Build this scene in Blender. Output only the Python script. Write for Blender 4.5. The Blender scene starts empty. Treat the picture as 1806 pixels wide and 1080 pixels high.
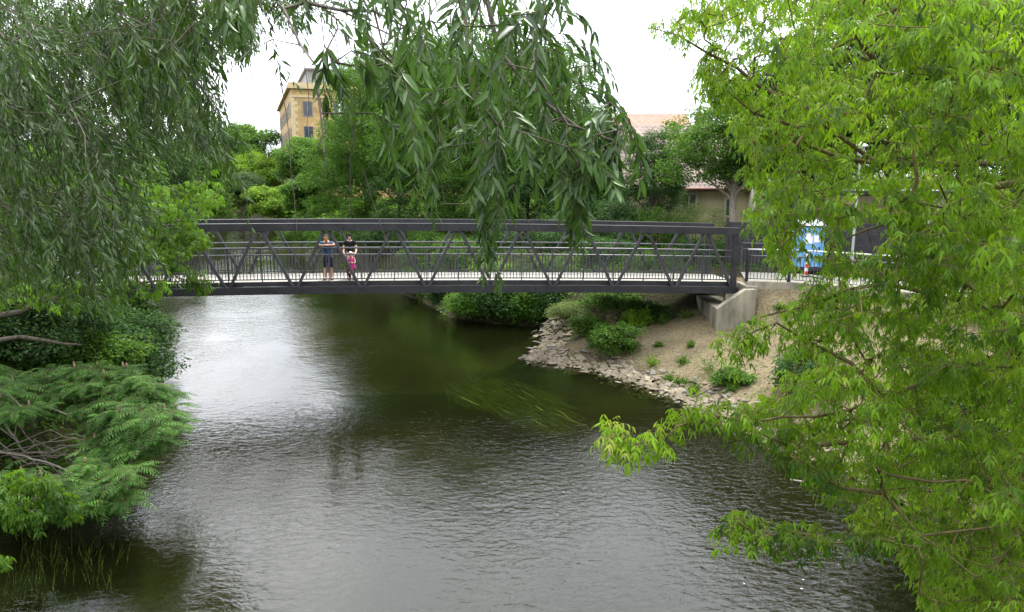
import bpy, math, random
import numpy as np
from mathutils import Vector, Matrix
rng = np.random.default_rng(11); random.seed(5)
C = bpy.context.scene.collection
R = math.radians
# ------------------------------------------------------------------ camera numbers
F = 1304.0; PITCH = R(10.1); EYE = 7.3
def ray(px, py):
    cx = (np.asarray(px, float)-903)/F; cy = (540-np.asarray(py, float))/F
    return cx, math.cos(PITCH)+cy*math.sin(PITCH), -math.sin(PITCH)+cy*math.cos(PITCH)
def P(px, py, Y):
    dx, dy, dz = ray(px, py); t = np.asarray(Y, float)/dy
    return np.stack(np.broadcast_arrays(dx*t, dy*t, EYE+dz*t), -1)
def G(px, py, z=0.0):
    dx, dy, dz = ray(px, py); t = (z-EYE)/dz
    return np.array([dx*t, dy*t, z])
def proj(p):
    p = np.atleast_2d(p); z = p[:, 2]-EYE; y = p[:, 1]
    f = y*math.cos(PITCH)-z*math.sin(PITCH); u = y*math.sin(PITCH)+z*math.cos(PITCH)
    f = np.where(f < .05, .05, f)
    return 903+F*p[:, 0]/f, 540-F*u/f
def nrm(v): return v/np.maximum(np.linalg.norm(v, axis=-1, keepdims=True), 1e-9)
def rv(n, s=1.0): return rng.normal(0, s, (n, 3))
def inpoly(x, y, poly):
    x = np.asarray(x); y = np.asarray(y); c = np.zeros(x.shape, bool); n = len(poly)
    for i in range(n):
        x1, y1 = poly[i]; x2, y2 = poly[(i+1) % n]
        if y1 == y2: continue
        c ^= ((y1 > y) != (y2 > y)) & (x < (x2-x1)*(y-y1)/(y2-y1)+x1)
    return c
def sample_poly(poly, n):
    a = np.array(poly); lo = a.min(0); hi = a.max(0); out = np.zeros((0, 2))
    while len(out) < n:
        q = rng.uniform(lo, hi, (n*2, 2)); out = np.vstack([out, q[inpoly(q[:, 0], q[:, 1], poly)]])
    return out[:n]
# ------------------------------------------------------------------ mesh plumbing
def link(o, parent=None):
    C.objects.link(o)
    if parent is not None: o.parent = parent
    return o
def make(name, V, faces=None, mat=None, parent=None, counts=None, loops=None, var=None, smooth=False, mask=None):
    V = np.asarray(V, np.float32).reshape(-1, 3)
    if parent is not None: V = V-np.array(origin_of(parent), np.float32)
    me = bpy.data.meshes.new(name)
    if faces is not None:
        counts = np.array([len(f) for f in faces], np.int32); loops = np.concatenate([np.asarray(f, np.int32) for f in faces])
    me.vertices.add(len(V)); me.vertices.foreach_set('co', V.ravel())
    me.loops.add(len(loops)); me.loops.foreach_set('vertex_index', np.asarray(loops, np.int32).ravel())
    me.polygons.add(len(counts))
    st = np.concatenate([[0], np.cumsum(counts)[:-1]]).astype(np.int32)
    me.polygons.foreach_set('loop_start', st)
    me.polygons.foreach_set('use_smooth', np.full(len(counts), bool(smooth)))
    me.update(calc_edges=True)
    if var is not None:
        a = me.attributes.new('var', 'FLOAT', 'POINT'); a.data.foreach_set('value', np.asarray(var, np.float32))
    if mask is not None:
        a = me.attributes.new('mask', 'FLOAT', 'POINT'); a.data.foreach_set('value', np.asarray(mask, np.float32))
    if mat: me.materials.append(mat)
    o = bpy.data.objects.new(name, me)
    return link(o, parent)
def origin_of(o):
    p = Vector((0, 0, 0))
    while o is not None: p += o.location; o = o.parent
    return p
def tag(o, label=None, cat=None, group=None, kind=None):
    for k, v in (('label', label), ('category', cat), ('group', group), ('kind', kind)):
        if v: o[k] = v
    return o
def thing(name, label, cat, loc=(0, 0, 0), group=None):
    o = bpy.data.objects.new(name, None); o.empty_display_size = .2; C.objects.link(o); o.location = [float(v) for v in loc]
    return tag(o, label, cat, group)
class MB:
    def __init__(s): s.V = []; s.F = []
    def add(s, vs, fs):
        b = len(s.V); s.V += [tuple(float(c) for c in v) for v in vs]; s.F += [tuple(b+i for i in f) for f in fs]; return s
    def box(s, c, size, rz=0.0, bev=0.0, M=None):
        hx, hy, hz = size[0]/2, size[1]/2, size[2]/2
        if bev > 0:
            b = bev; vs = []
            for z, q in ((-hz, b), (-hz+b, 0), (hz-b, 0), (hz, b)):
                for x, y in ((-hx+b, -hy+q), (hx-b, -hy+q), (hx-q, -hy+b), (hx-q, hy-b), (hx-b, hy-q), (-hx+b, hy-q), (-hx+q, hy-b), (-hx+q, -hy+b)): vs.append((x, y, z))
            fs = [tuple(range(7, -1, -1)), tuple(range(24, 32))]
            for k in range(3):
                for i in range(8): j = (i+1) % 8; fs.append((k*8+i, k*8+j, k*8+8+j, k*8+8+i))
        else:
            vs = [(x, y, z) for z in (-hz, hz) for x, y in ((-hx, -hy), (hx, -hy), (hx, hy), (-hx, hy))]
            fs = [(3, 2, 1, 0), (4, 5, 6, 7), (0, 1, 5, 4), (1, 2, 6, 5), (2, 3, 7, 6), (3, 0, 4, 7)]
        ca, sa = math.cos(rz), math.sin(rz)
        if M is None: vs = [(c[0]+x*ca-y*sa, c[1]+x*sa+y*ca, c[2]+z) for x, y, z in vs]
        else: vs = [tuple(M @ Vector(v)+Vector(c)) for v in vs]
        return s.add(vs, fs)
    def beam(s, a, b, w, h, bev=0.0, roll_up=(0, 0, 1)):
        a = Vector([float(t) for t in a]); b = Vector([float(t) for t in b]); d = b-a; L = d.length; d.normalize()
        up = Vector(roll_up); sd = d.cross(up)
        if sd.length < 1e-4: sd = Vector((1, 0, 0))
        sd.normalize(); up = sd.cross(d)
        M = Matrix((d, sd, up)).transposed()
        return s.box((a+b)/2, (L, w, h), bev=bev, M=M)
    def tube(s, pts, rad, n=8, cap=True):
        pts = [Vector([float(t) for t in p]) for p in pts]; m = len(pts)
        if not hasattr(rad, '__len__'): rad = [rad]*m
        vs = []; prev = None
        for i, p in enumerate(pts):
            d = (pts[min(i+1, m-1)]-pts[max(i-1, 0)]).normalized()
            if prev is None: a = d.orthogonal().normalized()
            else:
                a = prev-d*prev.dot(d)
                a = a.normalized() if a.length > 1e-5 else d.orthogonal().normalized()
            prev = a; b = d.cross(a)
            for k in range(n):
                t = 2*math.pi*k/n; vs.append(p+(a*math.cos(t)+b*math.sin(t))*rad[i])
        fs = [(i*n+k, i*n+(k+1) % n, (i+1)*n+(k+1) % n, (i+1)*n+k) for i in range(m-1) for k in range(n)]
        if cap: fs += [tuple(range(n-1, -1, -1)), tuple((m-1)*n+k for k in range(n))]
        return s.add(vs, fs)
    def sweep(s, pts, w, h, nvec):
        """rectangular bar along pts, pts on its bottom centre line, nvec horizontal across"""
        nv = Vector(nvec); vs = []
        for p in pts:
            p = Vector([float(t) for t in p])
            for a, z in ((-w/2, 0), (w/2, 0), (w/2, h), (-w/2, h)): vs.append(p+nv*a+Vector((0, 0, z)))
        m = len(pts)
        fs = [(i*4+k, i*4+(k+1) % 4, (i+1)*4+(k+1) % 4, (i+1)*4+k) for i in range(m-1) for k in range(4)]
        fs += [(3, 2, 1, 0), tuple((m-1)*4+k for k in range(4))]
        return s.add(vs, fs)
    def lathe(s, c, prof, n=12):
        vs = []; m = len(prof)
        for r, z in prof:
            for k in range(n): t = 2*math.pi*k/n; vs.append((c[0]+r*math.cos(t), c[1]+r*math.sin(t), c[2]+z))
        fs = [(i*n+k, i*n+(k+1) % n, (i+1)*n+(k+1) % n, (i+1)*n+k) for i in range(m-1) for k in range(n)]
        fs += [tuple(range(n-1, -1, -1)), tuple((m-1)*n+k for k in range(n))]
        return s.add(vs, fs)
    def prism(s, poly, z0, z1):
        n = len(poly); vs = [(x, y, z0) for x, y in poly]+[(x, y, z1) for x, y in poly]
        return s.add(vs, [tuple(range(n-1, -1, -1)), tuple(range(n, 2*n))]+[(i, (i+1) % n, n+(i+1) % n, n+i) for i in range(n)])
    def build(s, name, mat, parent=None, smooth=False, var=None):
        return make(name, s.V, s.F, mat, parent, smooth=smooth, var=var)
# ------------------------------------------------------------------ materials
def newmat(name):
    m = bpy.data.materials.new(name); m.use_nodes = True; nt = m.node_tree; nt.nodes.clear()
    out = nt.nodes.new('ShaderNodeOutputMaterial'); return m, nt, out
def N(nt, t, **kw):
    n = nt.nodes.new(t)
    for k, v in kw.items():
        if k.startswith('i_'): n.inputs[int(k[2:]) if k[2:].isdigit() else k[2:].replace('_', ' ')].default_value = v
        else: setattr(n, k, v)
    return n
def L(nt, a, b): nt.links.new(a, b)
def mixc(nt, fac, a, b):
    n = nt.nodes.new('ShaderNodeMix'); n.data_type = 'RGBA'
    for sock, v in ((n.inputs[0], fac), (n.inputs[6], a), (n.inputs[7], b)):
        if isinstance(v, bpy.types.NodeSocket): nt.links.new(v, sock)
        elif isinstance(v, (int, float)): sock.default_value = v
        else: sock.default_value = (*v, 1)
    return n.outputs[2]
def ramp(nt, fac, stops):
    n = nt.nodes.new('ShaderNodeValToRGB'); nt.links.new(fac, n.inputs[0]); e = n.color_ramp.elements
    while len(e) < len(stops): e.new(.5)
    for k, (p, c) in enumerate(stops): e[k].position = p; e[k].color = (*c, 1) if len(c) == 3 else c
    return n.outputs[0]
def noise(nt, scale, detail=4, rough=.6, vec=None, dist=0):
    n = N(nt, 'ShaderNodeTexNoise'); n.inputs['Scale'].default_value = scale; n.inputs['Detail'].default_value = detail
    n.inputs['Roughness'].default_value = rough; n.inputs['Distortion'].default_value = dist
    if vec is not None: nt.links.new(vec, n.inputs['Vector'])
    return n.outputs['Fac']
def coords(nt, scale=(1, 1, 1), rot=(0, 0, 0), kind='Position'):
    if kind == 'Position': s = N(nt, 'ShaderNodeNewGeometry').outputs['Position']
    else: s = N(nt, 'ShaderNodeTexCoord').outputs['Object']
    m = N(nt, 'ShaderNodeMapping'); m.inputs['Scale'].default_value = scale; m.inputs['Rotation'].default_value = rot
    L(nt, s, m.inputs['Vector']); return m.outputs['Vector']
def solid(name, col, rough=.6, spec=.4, metal=0, var=.15, nscale=3, bump=0.0, bscale=40, col2=None, streak=False):
    m, nt, out = newmat(name); b = N(nt, 'ShaderNodeBsdfPrincipled')
    v = coords(nt, (1, 1, .25) if streak else (1, 1, 1))
    n = noise(nt, nscale, 5, .65, v)
    c2 = col2 or tuple(c*(1-var*1.6) for c in col); c1 = tuple(min(1, c*(1+var)) for c in col)
    L(nt, ramp(nt, n, [(.3, c2), (.7, c1)]), b.inputs['Base Color'])
    b.inputs['Roughness'].default_value = rough; b.inputs['Specular IOR Level'].default_value = spec; b.inputs['Metallic'].default_value = metal
    if bump:
        bp = N(nt, 'ShaderNodeBump'); bp.inputs['Distance'].default_value = bump; L(nt, noise(nt, bscale, 4, .6, coords(nt)), bp.inputs['Height'])
        L(nt, bp.outputs[0], b.inputs['Normal'])
    L(nt, b.outputs[0], out.inputs[0]); return m
def leafmat(name, dark, light, back=None, trans=.35, tcol=None, rough=.5, spec=.35, tip=None):
    """leaf: colour runs over the per-leaf attribute var"""
    m, nt, out = newmat(name)
    a = N(nt, 'ShaderNodeAttribute', attribute_name='var').outputs['Fac']
    mid = tuple((x+y)/2 for x, y in zip(dark, light))
    st = [(0, dark), (.5, mid), (.92, light)]
    if tip: st.append((1.0, tip))
    col = ramp(nt, a, st)
    geo = N(nt, 'ShaderNodeNewGeometry')
    if back: colb = mixc(nt, .6, col, back); colx = mixc(nt, geo.outputs['Backfacing'], col, colb)
    else: colx = col
    b = N(nt, 'ShaderNodeBsdfPrincipled'); L(nt, colx, b.inputs['Base Color']); b.inputs['Roughness'].default_value = rough; b.inputs['Specular IOR Level'].default_value = spec
    t = N(nt, 'ShaderNodeBsdfTranslucent'); tc = tcol or tuple(min(1, c*1.6) for c in light)
    L(nt, mixc(nt, .5, col, tc), t.inputs['Color'])
    mx = N(nt, 'ShaderNodeMixShader'); mx.inputs[0].default_value = trans
    L(nt, b.outputs[0], mx.inputs[1]); L(nt, t.outputs[0], mx.inputs[2]); L(nt, mx.outputs[0], out.inputs[0]); return m
M = {}
M['willow'] = leafmat('willow_leaf', (.004, .016, .003), (.06, .125, .016), back=(.09, .15, .055), trans=.2, tcol=(.12, .26, .015), rough=.4, spec=.35)
M['willow_near'] = leafmat('willow_leaf_near', (.005, .02, .004), (.065, .135, .024), back=(.12, .19, .075), trans=.22, tcol=(.13, .28, .025), rough=.4, spec=.35)
M['elder'] = leafmat('box_elder_leaf', (.009, .042, .003), (.18, .33, .013), trans=.4, tcol=(.42, .72, .02), rough=.5, spec=.2, tip=(.32, .34, .06))
M['elder_shade'] = leafmat('box_elder_leaf_shaded', (.012, .042, .003), (.10, .21, .012), trans=.36, tcol=(.27, .5, .02), rough=.5, spec=.2)  # darker copy of the box elder leaf, shade put into its colours
M['sumac'] = leafmat('sumac_leaf', (.012, .05, .008), (.09, .22, .03), back=(.12, .2, .08), trans=.28, tcol=(.2, .42, .05), rough=.5, spec=.2)
M['maple'] = leafmat('maple_leaf', (.014, .05, .005), (.085, .18, .016), trans=.38, tcol=(.2, .4, .03), rough=.5, spec=.2)
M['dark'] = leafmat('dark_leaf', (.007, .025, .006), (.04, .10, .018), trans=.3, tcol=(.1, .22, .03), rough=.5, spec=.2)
M['grey'] = leafmat('grey_leaf', (.035, .075, .026), (.12, .18, .075), trans=.3, tcol=(.2, .34, .08), rough=.55, spec=.2)
M['lime'] = leafmat('lime_leaf', (.05, .12, .010), (.18, .31, .03), trans=.42, tcol=(.4, .6, .05), rough=.5, spec=.2)
M['weed_deep'] = leafmat('deep_water_weed', (.012, .02, .004), (.03, .045, .008), trans=.1, rough=.8, spec=.05)
M['scrub'] = leafmat('scrub_leaf', (.06, .10, .022), (.2, .27, .085), trans=.35, tcol=(.3, .4, .1), rough=.6, spec=.2)
M['weed'] = leafmat('water_weed', (.025, .045, .004), (.11, .155, .017), trans=.2, tcol=(.3, .4, .05), rough=.4, spec=.3)
M['bark'] = solid('bark', (.10, .085, .065), .85, .2, var=.35, nscale=9, bump=.01, bscale=30)
M['bark_pale'] = solid('bark_pale', (.24, .21, .17), .85, .2, var=.3, nscale=9, bump=.006, bscale=30)
M['bark_moss'] = solid('bark_moss', (.13, .10, .04), .9, .15, var=.35, nscale=14, col2=(.06, .055, .03))
M['twig'] = solid('twig', (.14, .11, .06), .8, .2, var=.3, nscale=5)
M['steel'] = solid('painted_steel', (.021, .0208, .023), .5, .3, var=.3, nscale=2.5, bump=.0006, bscale=60)
M['steel_worn'] = solid('worn_painted_steel', (.036, .035, .04), .5, .35, var=.3, nscale=5, streak=True)
M['rail'] = solid('rail_steel', (.045, .045, .05), .3, .6, var=.2, nscale=4)
M['galv'] = solid('galvanised', (.42, .42, .42), .45, .5, metal=.3, var=.1, nscale=6)
M['concrete'] = solid('concrete', (.235, .215, .165), .9, .2, var=.28, nscale=1.8, bump=.01, bscale=25, streak=True, col2=(.085, .078, .055))
M['rock'] = solid('rock', (.21, .18, .13), .9, .2, var=.25, nscale=1.3, bump=.02, bscale=14, col2=(.11, .09, .06))
M['rock_grey'] = solid('rock_grey', (.15, .14, .12), .9, .2, var=.25, nscale=1.3, bump=.02, bscale=14, col2=(.11, .10, .085))
M['path'] = solid('path_gravel', (.26, .245, .21), .95, .2, var=.12, nscale=3, bump=.006, bscale=90)
# ------------------------------------------------------------------ vegetation engine
def leaves(parts, name, mat, parent, detail=2, fold=.25):
    """parts: list of (p, d, n, L, W, droop, var) arrays -> one mesh of leaves"""
    p, d, n, Ln, W, dr, va = [np.concatenate(a) for a in zip(*parts)]
    d = nrm(d); s = nrm(np.cross(d, n)); n = np.cross(s, d)
    L1 = Ln[:, None]; W1 = W[:, None]; D1 = dr[:, None]
    def pt(t, w, f): return p+d*L1*t-n*D1*L1*t*t+s*W1*w+n*W1*f
    k = len(p)
    if detail >= 2:
        prof = [(0, 0, 0), (.3, -.44, fold), (.3, 0, 0), (.3, .44, fold), (.68, -.36, fold*.8), (.68, 0, 0), (.68, .36, fold*.8), (1, 0, 0)]
        fc = [(0, 2, 1), (0, 3, 2), (1, 2, 5, 4), (2, 3, 6, 5), (4, 5, 7), (5, 6, 7)]
    elif detail == 1:
        prof = [(0, 0, 0), (.42, -.5, fold), (.42, .5, fold), (1, 0, 0), (.45, 0, 0)]
        fc = [(0, 4, 1), (0, 2, 4), (4, 3, 1), (4, 2, 3)]
    else:
        prof = [(0, 0, 0), (.45, -.5, fold), (1, 0, 0), (.45, .5, fold)]
        fc = [(0, 2, 1), (0, 3, 2)]
    V = np.stack([pt(*q) for q in prof], 1).reshape(-1, 3); m = len(prof)
    fl = np.concatenate([np.array(f) for f in fc]); cn = np.array([len(f) for f in fc])
    loops = (np.arange(k)[:, None]*m+fl[None]).ravel(); counts = np.tile(cn, k)
    return make(name, V, None, mat, parent, counts=counts, loops=loops, var=np.repeat(va, m), smooth=detail >= 2)
def tubes(segs, name, mat, parent, n=5):
    """segs: (A, B, ra, rb) arrays"""
    A, B, ra, rb = [np.concatenate(a) for a in zip(*segs)]
    d = nrm(B-A); a = np.cross(d, np.array([.31, .83, .46])); a = nrm(a); b = np.cross(d, a)
    th = np.arange(n)*2*math.pi/n; cs, sn = np.cos(th), np.sin(th)
    ring = a[:, None]*cs[None, :, None]+b[:, None]*sn[None, :, None]
    V = np.concatenate([A[:, None]+ring*ra[:, None, None], B[:, None]+ring*rb[:, None, None]], 1).reshape(-1, 3)
    i = np.arange(n); j = (i+1) % n
    q = np.stack([i, j, n+j, n+i], 1).ravel(); k = len(A)
    loops = (np.arange(k)[:, None]*2*n+q[None]).ravel()
    return make(name, V, None, mat, parent, counts=np.full(k*n, 4), loops=loops, smooth=True)
def grow(limbs, pts, tip=.004, k=.0035, power=.5, step=.5, jit=.06, seed_r=None, sag=.0):
    """limbs: list of polylines [(x,y,z,r)...]; joins every point of pts to the nearest node of the growing skeleton.
    returns tube segments, directions of arrival at pts"""
    nodes = []; par = []; fixed = []
    for lb in limbs:
        prev = -1
        for q in lb:
            if prev >= 0:
                a = np.array(nodes[prev]); b = np.array(q[:3]); ln = np.linalg.norm(b-a); m = max(1, int(ln/step))
                ra = fixed[prev]
                for s in range(1, m+1):
                    t = s/m; w = a*(1-t)+b*t
                    if s < m: w = w+rng.normal(0, jit*.5, 3)
                    nodes.append(w); par.append(prev); fixed.append(ra*(1-t)+q[3]*t); prev = len(nodes)-1
            else:
                nodes.append(np.array(q[:3], float))
                # attach limb to nearest existing node when it starts near one
                pa = -1
                if len(nodes) > 1:
                    dd = np.linalg.norm(np.array(nodes[:-1])-nodes[-1], axis=1); j = int(dd.argmin()); pa = j if dd[j] < 3.0 else -1
                par.append(pa); fixed.append(q[3]); prev = len(nodes)-1
    nl = len(nodes); cap = nl+len(pts)*14+10
    A = np.zeros((cap, 3)); A[:nl] = nodes; par = par+[0]*(cap-nl); cnt = nl
    base = np.array(nodes)
    order = np.argsort([np.min(np.sum((base-p)**2, 1)) for p in pts]) if len(pts) else []
    arrive = np.zeros((len(pts), 3))
    for oi in order:
        p = pts[oi]; d2 = np.sum((A[:cnt]-p)**2, 1); j = int(d2.argmin()); a = A[j]; ln = math.sqrt(d2[j])
        m = min(12, max(1, int(ln/step))); prev = j
        for s in range(1, m+1):
            t = s/m; w = a*(1-t)+p*t
            if s < m: w = w+rng.normal(0, jit, 3)+np.array([0, 0, sag*4*t*(1-t)*ln])
            A[cnt] = w; par[cnt] = prev; prev = cnt; cnt += 1
        arrive[oi] = A[prev]-A[par[prev]]
    A = A[:cnt]; par = np.array(par[:cnt]); w = np.zeros(cnt); w[nl:] = 0
    kids = np.bincount(par[par >= 0], minlength=cnt); w[kids == 0] = 1
    for i in range(cnt-1, -1, -1):
        if par[i] >= 0 and par[i] < i: w[par[i]] += w[i]
    r = tip+k*(np.maximum(w, 1)**power-1)
    for i in range(nl): r[i] = fixed[i]
    idx = np.nonzero(par >= 0)[0]
    ra = np.minimum(r[par[idx]], np.maximum(r[idx]*1.6, tip)); rb = r[idx]
    lim = idx < nl; ra[lim] = r[par[idx]][lim]
    return (A[par[idx]], A[idx], ra, rb), nrm(arrive)
def strands(P0, D0, Ls, K=14, grav=.16, wob=.06):
    n = len(P0); d = nrm(D0.copy()); p = P0.copy(); out = [p.copy()]; st = (Ls/K)[:, None]
    for k in range(K):
        d = nrm(d+np.array([0, 0, -grav])+rv(n, wob)); p = p+d*st; out.append(p.copy())
    return np.stack(out, 1)
def strand_leaves(S, per=2, Lf=(.08, .02), wr=.2, spread=.55, down=.35, start=1, taper=True):
    n, K1, _ = S.shape; res = []
    for k in range(start, K1):
        T = nrm(S[:, k]-S[:, k-1])
        sd = nrm(np.cross(T, np.array([0, 1.0, .2])+rv(n, .25)))
        for j in range(per):
            sg = 1 if (k+j) % 2 else -1
            u = rng.uniform(0, 1, n)[:, None]; p = S[:, k-1]*(1-u)+S[:, k]*u
            d = nrm(T*.75+sd*sg*spread+np.array([0, 0, -down])+rv(n, .18))
            nn = nrm(rv(n, .7)+np.array([0, -.5, .7]))
            f = 1.0 if not taper else (.75+.35*math.sin(math.pi*min(1, k/K1+.15)))
            Ln = np.maximum(.02, rng.normal(Lf[0], Lf[1], n)*f)
            res.append((p, d, nn, Ln, Ln*wr*rng.uniform(.8, 1.2, n), rng.uniform(.02, .3, n), rng.uniform(0, 1, n)))
    T = nrm(S[:, -1]-S[:, -2]); res.append((S[:, -1], T, nrm(rv(n)+np.array([0, -.5, .5])), rng.normal(Lf[0], Lf[1]*.5, n)*.8, np.full(n, Lf[0]*wr*.8), np.full(n, .1), rng.uniform(.3, 1, n)))
    return res
def strand_segs(S, r0=.003, r1=.001):
    n, K1, _ = S.shape; o = []
    for k in range(K1-1):
        a = r0+(r1-r0)*k/(K1-1); b = r0+(r1-r0)*(k+1)/(K1-1)
        o.append((S[:, k], S[:, k+1], np.full(n, a), np.full(n, b)))
    return o
def compound(P0, outd, n_leaf=5, Lf=(.085, .015), wr=.3, pet=.07, nl=5, scale=None):
    """drooping pinnate leaves round each point (box elder)"""
    res = []; segs = []; n = len(P0); sc = np.ones(n) if scale is None else scale
    tuft = np.clip(.5+.42*(np.sin(P0[:, 0]*3.1+P0[:, 2]*2.3)+np.sin(P0[:, 1]*2.7-P0[:, 2]*3.7+1.3)+np.sin(P0[:, 0]*1.3+P0[:, 1]*1.9+4))/1.6+rng.normal(0, .2, n), 0, 1)  # light and dark clumps in the leaf tone imitate shaded depth in the crown
    for q in range(n_leaf):
        o = nrm(outd*.5+rv(n, .75)*np.array([1, 1, .45])+np.array([0, 0, .35]))
        ln = (pet*rng.uniform(.7, 1.5, n)*sc)[:, None]
        tan = nrm(np.cross(o, np.array([0, 0, 1.0])+rv(n, .1)))
        r0 = P0+rv(n, .02)*sc[:, None]; r1 = r0+o*ln; ax = nrm(o*.55+np.array([0, 0, -.62])+rv(n, .12)); r2 = r1+ax*ln*.75
        segs += [(r0, r1, np.full(n, .0016), np.full(n, .0013)), (r1, r2, np.full(n, .0013), np.full(n, .001))]
        up = nrm(np.cross(tan, ax)); up = up*np.sign(up[:, 2:3]+1e-6)
        v = np.clip(tuft*.75+rng.uniform(-.05, .28, n), 0, 1)
        for b, side, mul in ((r2, 0, 1.1), (r2, .8, .95), (r2, -.8, .95), (r1, .9, .9), (r1, -.9, .9))[:nl]:
            Ln = np.maximum(.03, rng.normal(Lf[0], Lf[1], n))*mul*sc
            d = nrm(ax+tan*side+np.array([0, 0, -.35])+rv(n, .15))
            res.append((b, d, nrm(up+rv(n, .2)), Ln, Ln*wr*rng.uniform(.8, 1.2, n), rng.uniform(.15, .55, n), np.clip(v+rng.normal(0, .06, n), 0, 1)))
    return res, segs
def clumps(Cn, rad, per, size, centre, flat=.6, aspect=.65, vbias=0.0, droop=.1, keep=None):
    """blobs of simple leaves round each centre"""
    n = len(Cn); k = n*per
    c = np.repeat(Cn, per, 0); r = np.repeat(np.broadcast_to(rad, (n,)), per)[:, None]
    u = nrm(rv(k))*rng.uniform(.1, 1, (k, 1))**.45*np.array([1, 1, flat])
    p = c+u*r
    out = nrm(c-np.asarray(centre)); nn = nrm(u*.7+out*.35+np.array([0, 0, .75])+rv(k, .4))
    d = nrm(rv(k)*np.array([1, 1, .3])+u*.6+np.array([0, 0, -.25]))
    Ln = rng.uniform(.7, 1.3, k)*size
    va = np.clip(np.repeat(rng.normal(.45+vbias, .22, n), per)+rng.normal(0, .16, k), 0, 1)
    return [(p, d, nn, Ln, Ln*aspect, np.full(k, droop), va)]
def shell(lobes, n, inner=.55, low=-.75):
    """points through the outer part of a set of ellipsoid lobes (c, (rx,ry,rz))"""
    w = np.array([l[1][0]*l[1][2] for l in lobes]); w = w/w.sum(); pts = []
    for (c, r), k in zip(lobes, rng.multinomial(n, w)):
        u = nrm(rv(k*2)); u = u[u[:, 2] > low][:k]
        u = u*rng.uniform(inner, 1.0, (len(u), 1)); q = np.array(c)+u*np.array(r)
        # leave out points deep inside the other lobes
        keep = np.ones(len(q), bool)
        for c2, r2 in lobes:
            if c2 is c: continue
            e = np.linalg.norm((q-np.array(c2))/np.array(r2), axis=1); keep &= e > .6
        pts.append(q[keep])
    return np.concatenate(pts)
def tree(name, label, cat, base, h, w, mat, seed, bark='bark', n=260, per=46, leaf=.16, rad=None, lobes=7, trunk_h=.3, trunk_r=.16, group=None, flat=.6, vbias=0, depth=None, lean=(0, 0), clip=None, fullness=.5, aspect=.65):
    global rng
    rng = np.random.default_rng(seed)
    base = np.array(base, float); depth = depth or w
    t = thing(name, label, cat, base, group)
    top = base+np.array([lean[0], lean[1], h])
    cz = base[2]+h*(trunk_h+(1-trunk_h)*.5); rz = h*(1-trunk_h)/2
    Lb = [((base[0]+lean[0]*.6, base[1]+lean[1]*.6, cz), (w*.34, depth*.34, rz*.88))]
    for i in range(lobes):
        a = i*2.4+rng.uniform(0, 1); zz = -.85+1.6*(i+.5)/lobes; rr = math.sqrt(max(.2, 1-zz*zz*.7)); rr = rr if zz > 0 else max(rr, .9)
        s = rng.uniform(.75, 1.15)
        Lb.append(((base[0]+lean[0]*.6+math.cos(a)*w*.30*rr, base[1]+lean[1]*.6+math.sin(a)*depth*.30*rr, cz+zz*rz*.8), (w*.24*s, depth*.24*s, min(rz*.36, w*.35)*s)))
    pts = shell(Lb, n, fullness)
    if clip is not None:
        x, y = proj(pts); pts = pts[clip(x, y)]
    c0 = np.array(Lb[0][0])
    limbs = [[(base[0], base[1], base[2]-.3, trunk_r*1.3), (base[0]+lean[0]*.2, base[1]+lean[1]*.2, base[2]+h*trunk_h*.8, trunk_r*.85), (c0[0], c0[1], cz, trunk_r*.5), (c0[0]+rng.normal(0, .2), c0[1], cz+rz*.6, trunk_r*.2)]]
    for c, r in Lb[1:]:
        z0 = base[2]+h*trunk_h*.8+(c[2]-base[2]-h*trunk_h*.8)*.25; z0 = max(base[2]+.3, min(z0, cz+rz*.5))
        tt = (z0-base[2])/max(.1, (cz-base[2])); tt = min(1, tt)
        limbs.append([(base[0]+(c0[0]-base[0])*tt, base[1]+(c0[1]-base[1])*tt, z0, trunk_r*.45), (c[0], c[1], c[2], trunk_r*.18)])
    seg, arr = grow(limbs, pts, tip=.008, k=.008, step=.8, jit=.08)
    tubes([seg], 'trunk', M[bark], t, 6)
    R_ = rad or w*.085
    leaves(clumps(pts, rng.uniform(.7, 1.3, len(pts))*R_, per, leaf, c0, flat, vbias=vbias, aspect=aspect), 'crown', M[mat], t, 0)
    return t
# ------------------------------------------------------------------ the river and the ground
SH_R = [(8.0, -40), (8.0, 5), (8.5, 11), (8.9, 15), (8.2, 18), (6.6, 20.4), (5.54, 23.4), (4.03, 25.8), (2.95, 27.2), (1.6, 27.9), (.45, 28.7), (1.0, 30), (1.5, 32.5), (1.3, 35.2), (-1.2, 36.2), (-3.2, 37.5), (-5.4, 42.9), (-9, 48.5), (-14.8, 55.7), (-18.5, 66), (-21.7, 79), (-29, 97), (-41, 117.5), (-60, 122)]
SH_L = [(-75, 119), (-62, 100), (-46, 72), (-32, 50), (-22, 37), (-17, 30), (-13.5, 26), (-11.6, 21), (-11, 16), (-10.9, 12), (-11, 5), (-11, -40)]
RIV = SH_R+SH_L
def seg_dist(x, y, poly):
    best = np.full(x.shape, 1e9); n = len(poly)
    for i in range(n-1):
        x1, y1 = poly[i]; x2, y2 = poly[i+1]; dx, dy = x2-x1, y2-y1
        t = np.clip(((x-x1)*dx+(y-y1)*dy)/(dx*dx+dy*dy), 0, 1)
        best = np.minimum(best, np.hypot(x-x1-t*dx, y-y1-t*dy))
    return best
def wob(x, y, s, seed=0):
    r = np.random.default_rng(seed); o = 0
    for k in range(7):
        a = r.uniform(0, 6.28); f = s*r.uniform(.6, 2.2); o = o+np.sin((x*math.cos(a)+y*math.sin(a))*f+r.uniform(0, 6.28))/(k+2)**.5
    return o/2.2
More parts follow.
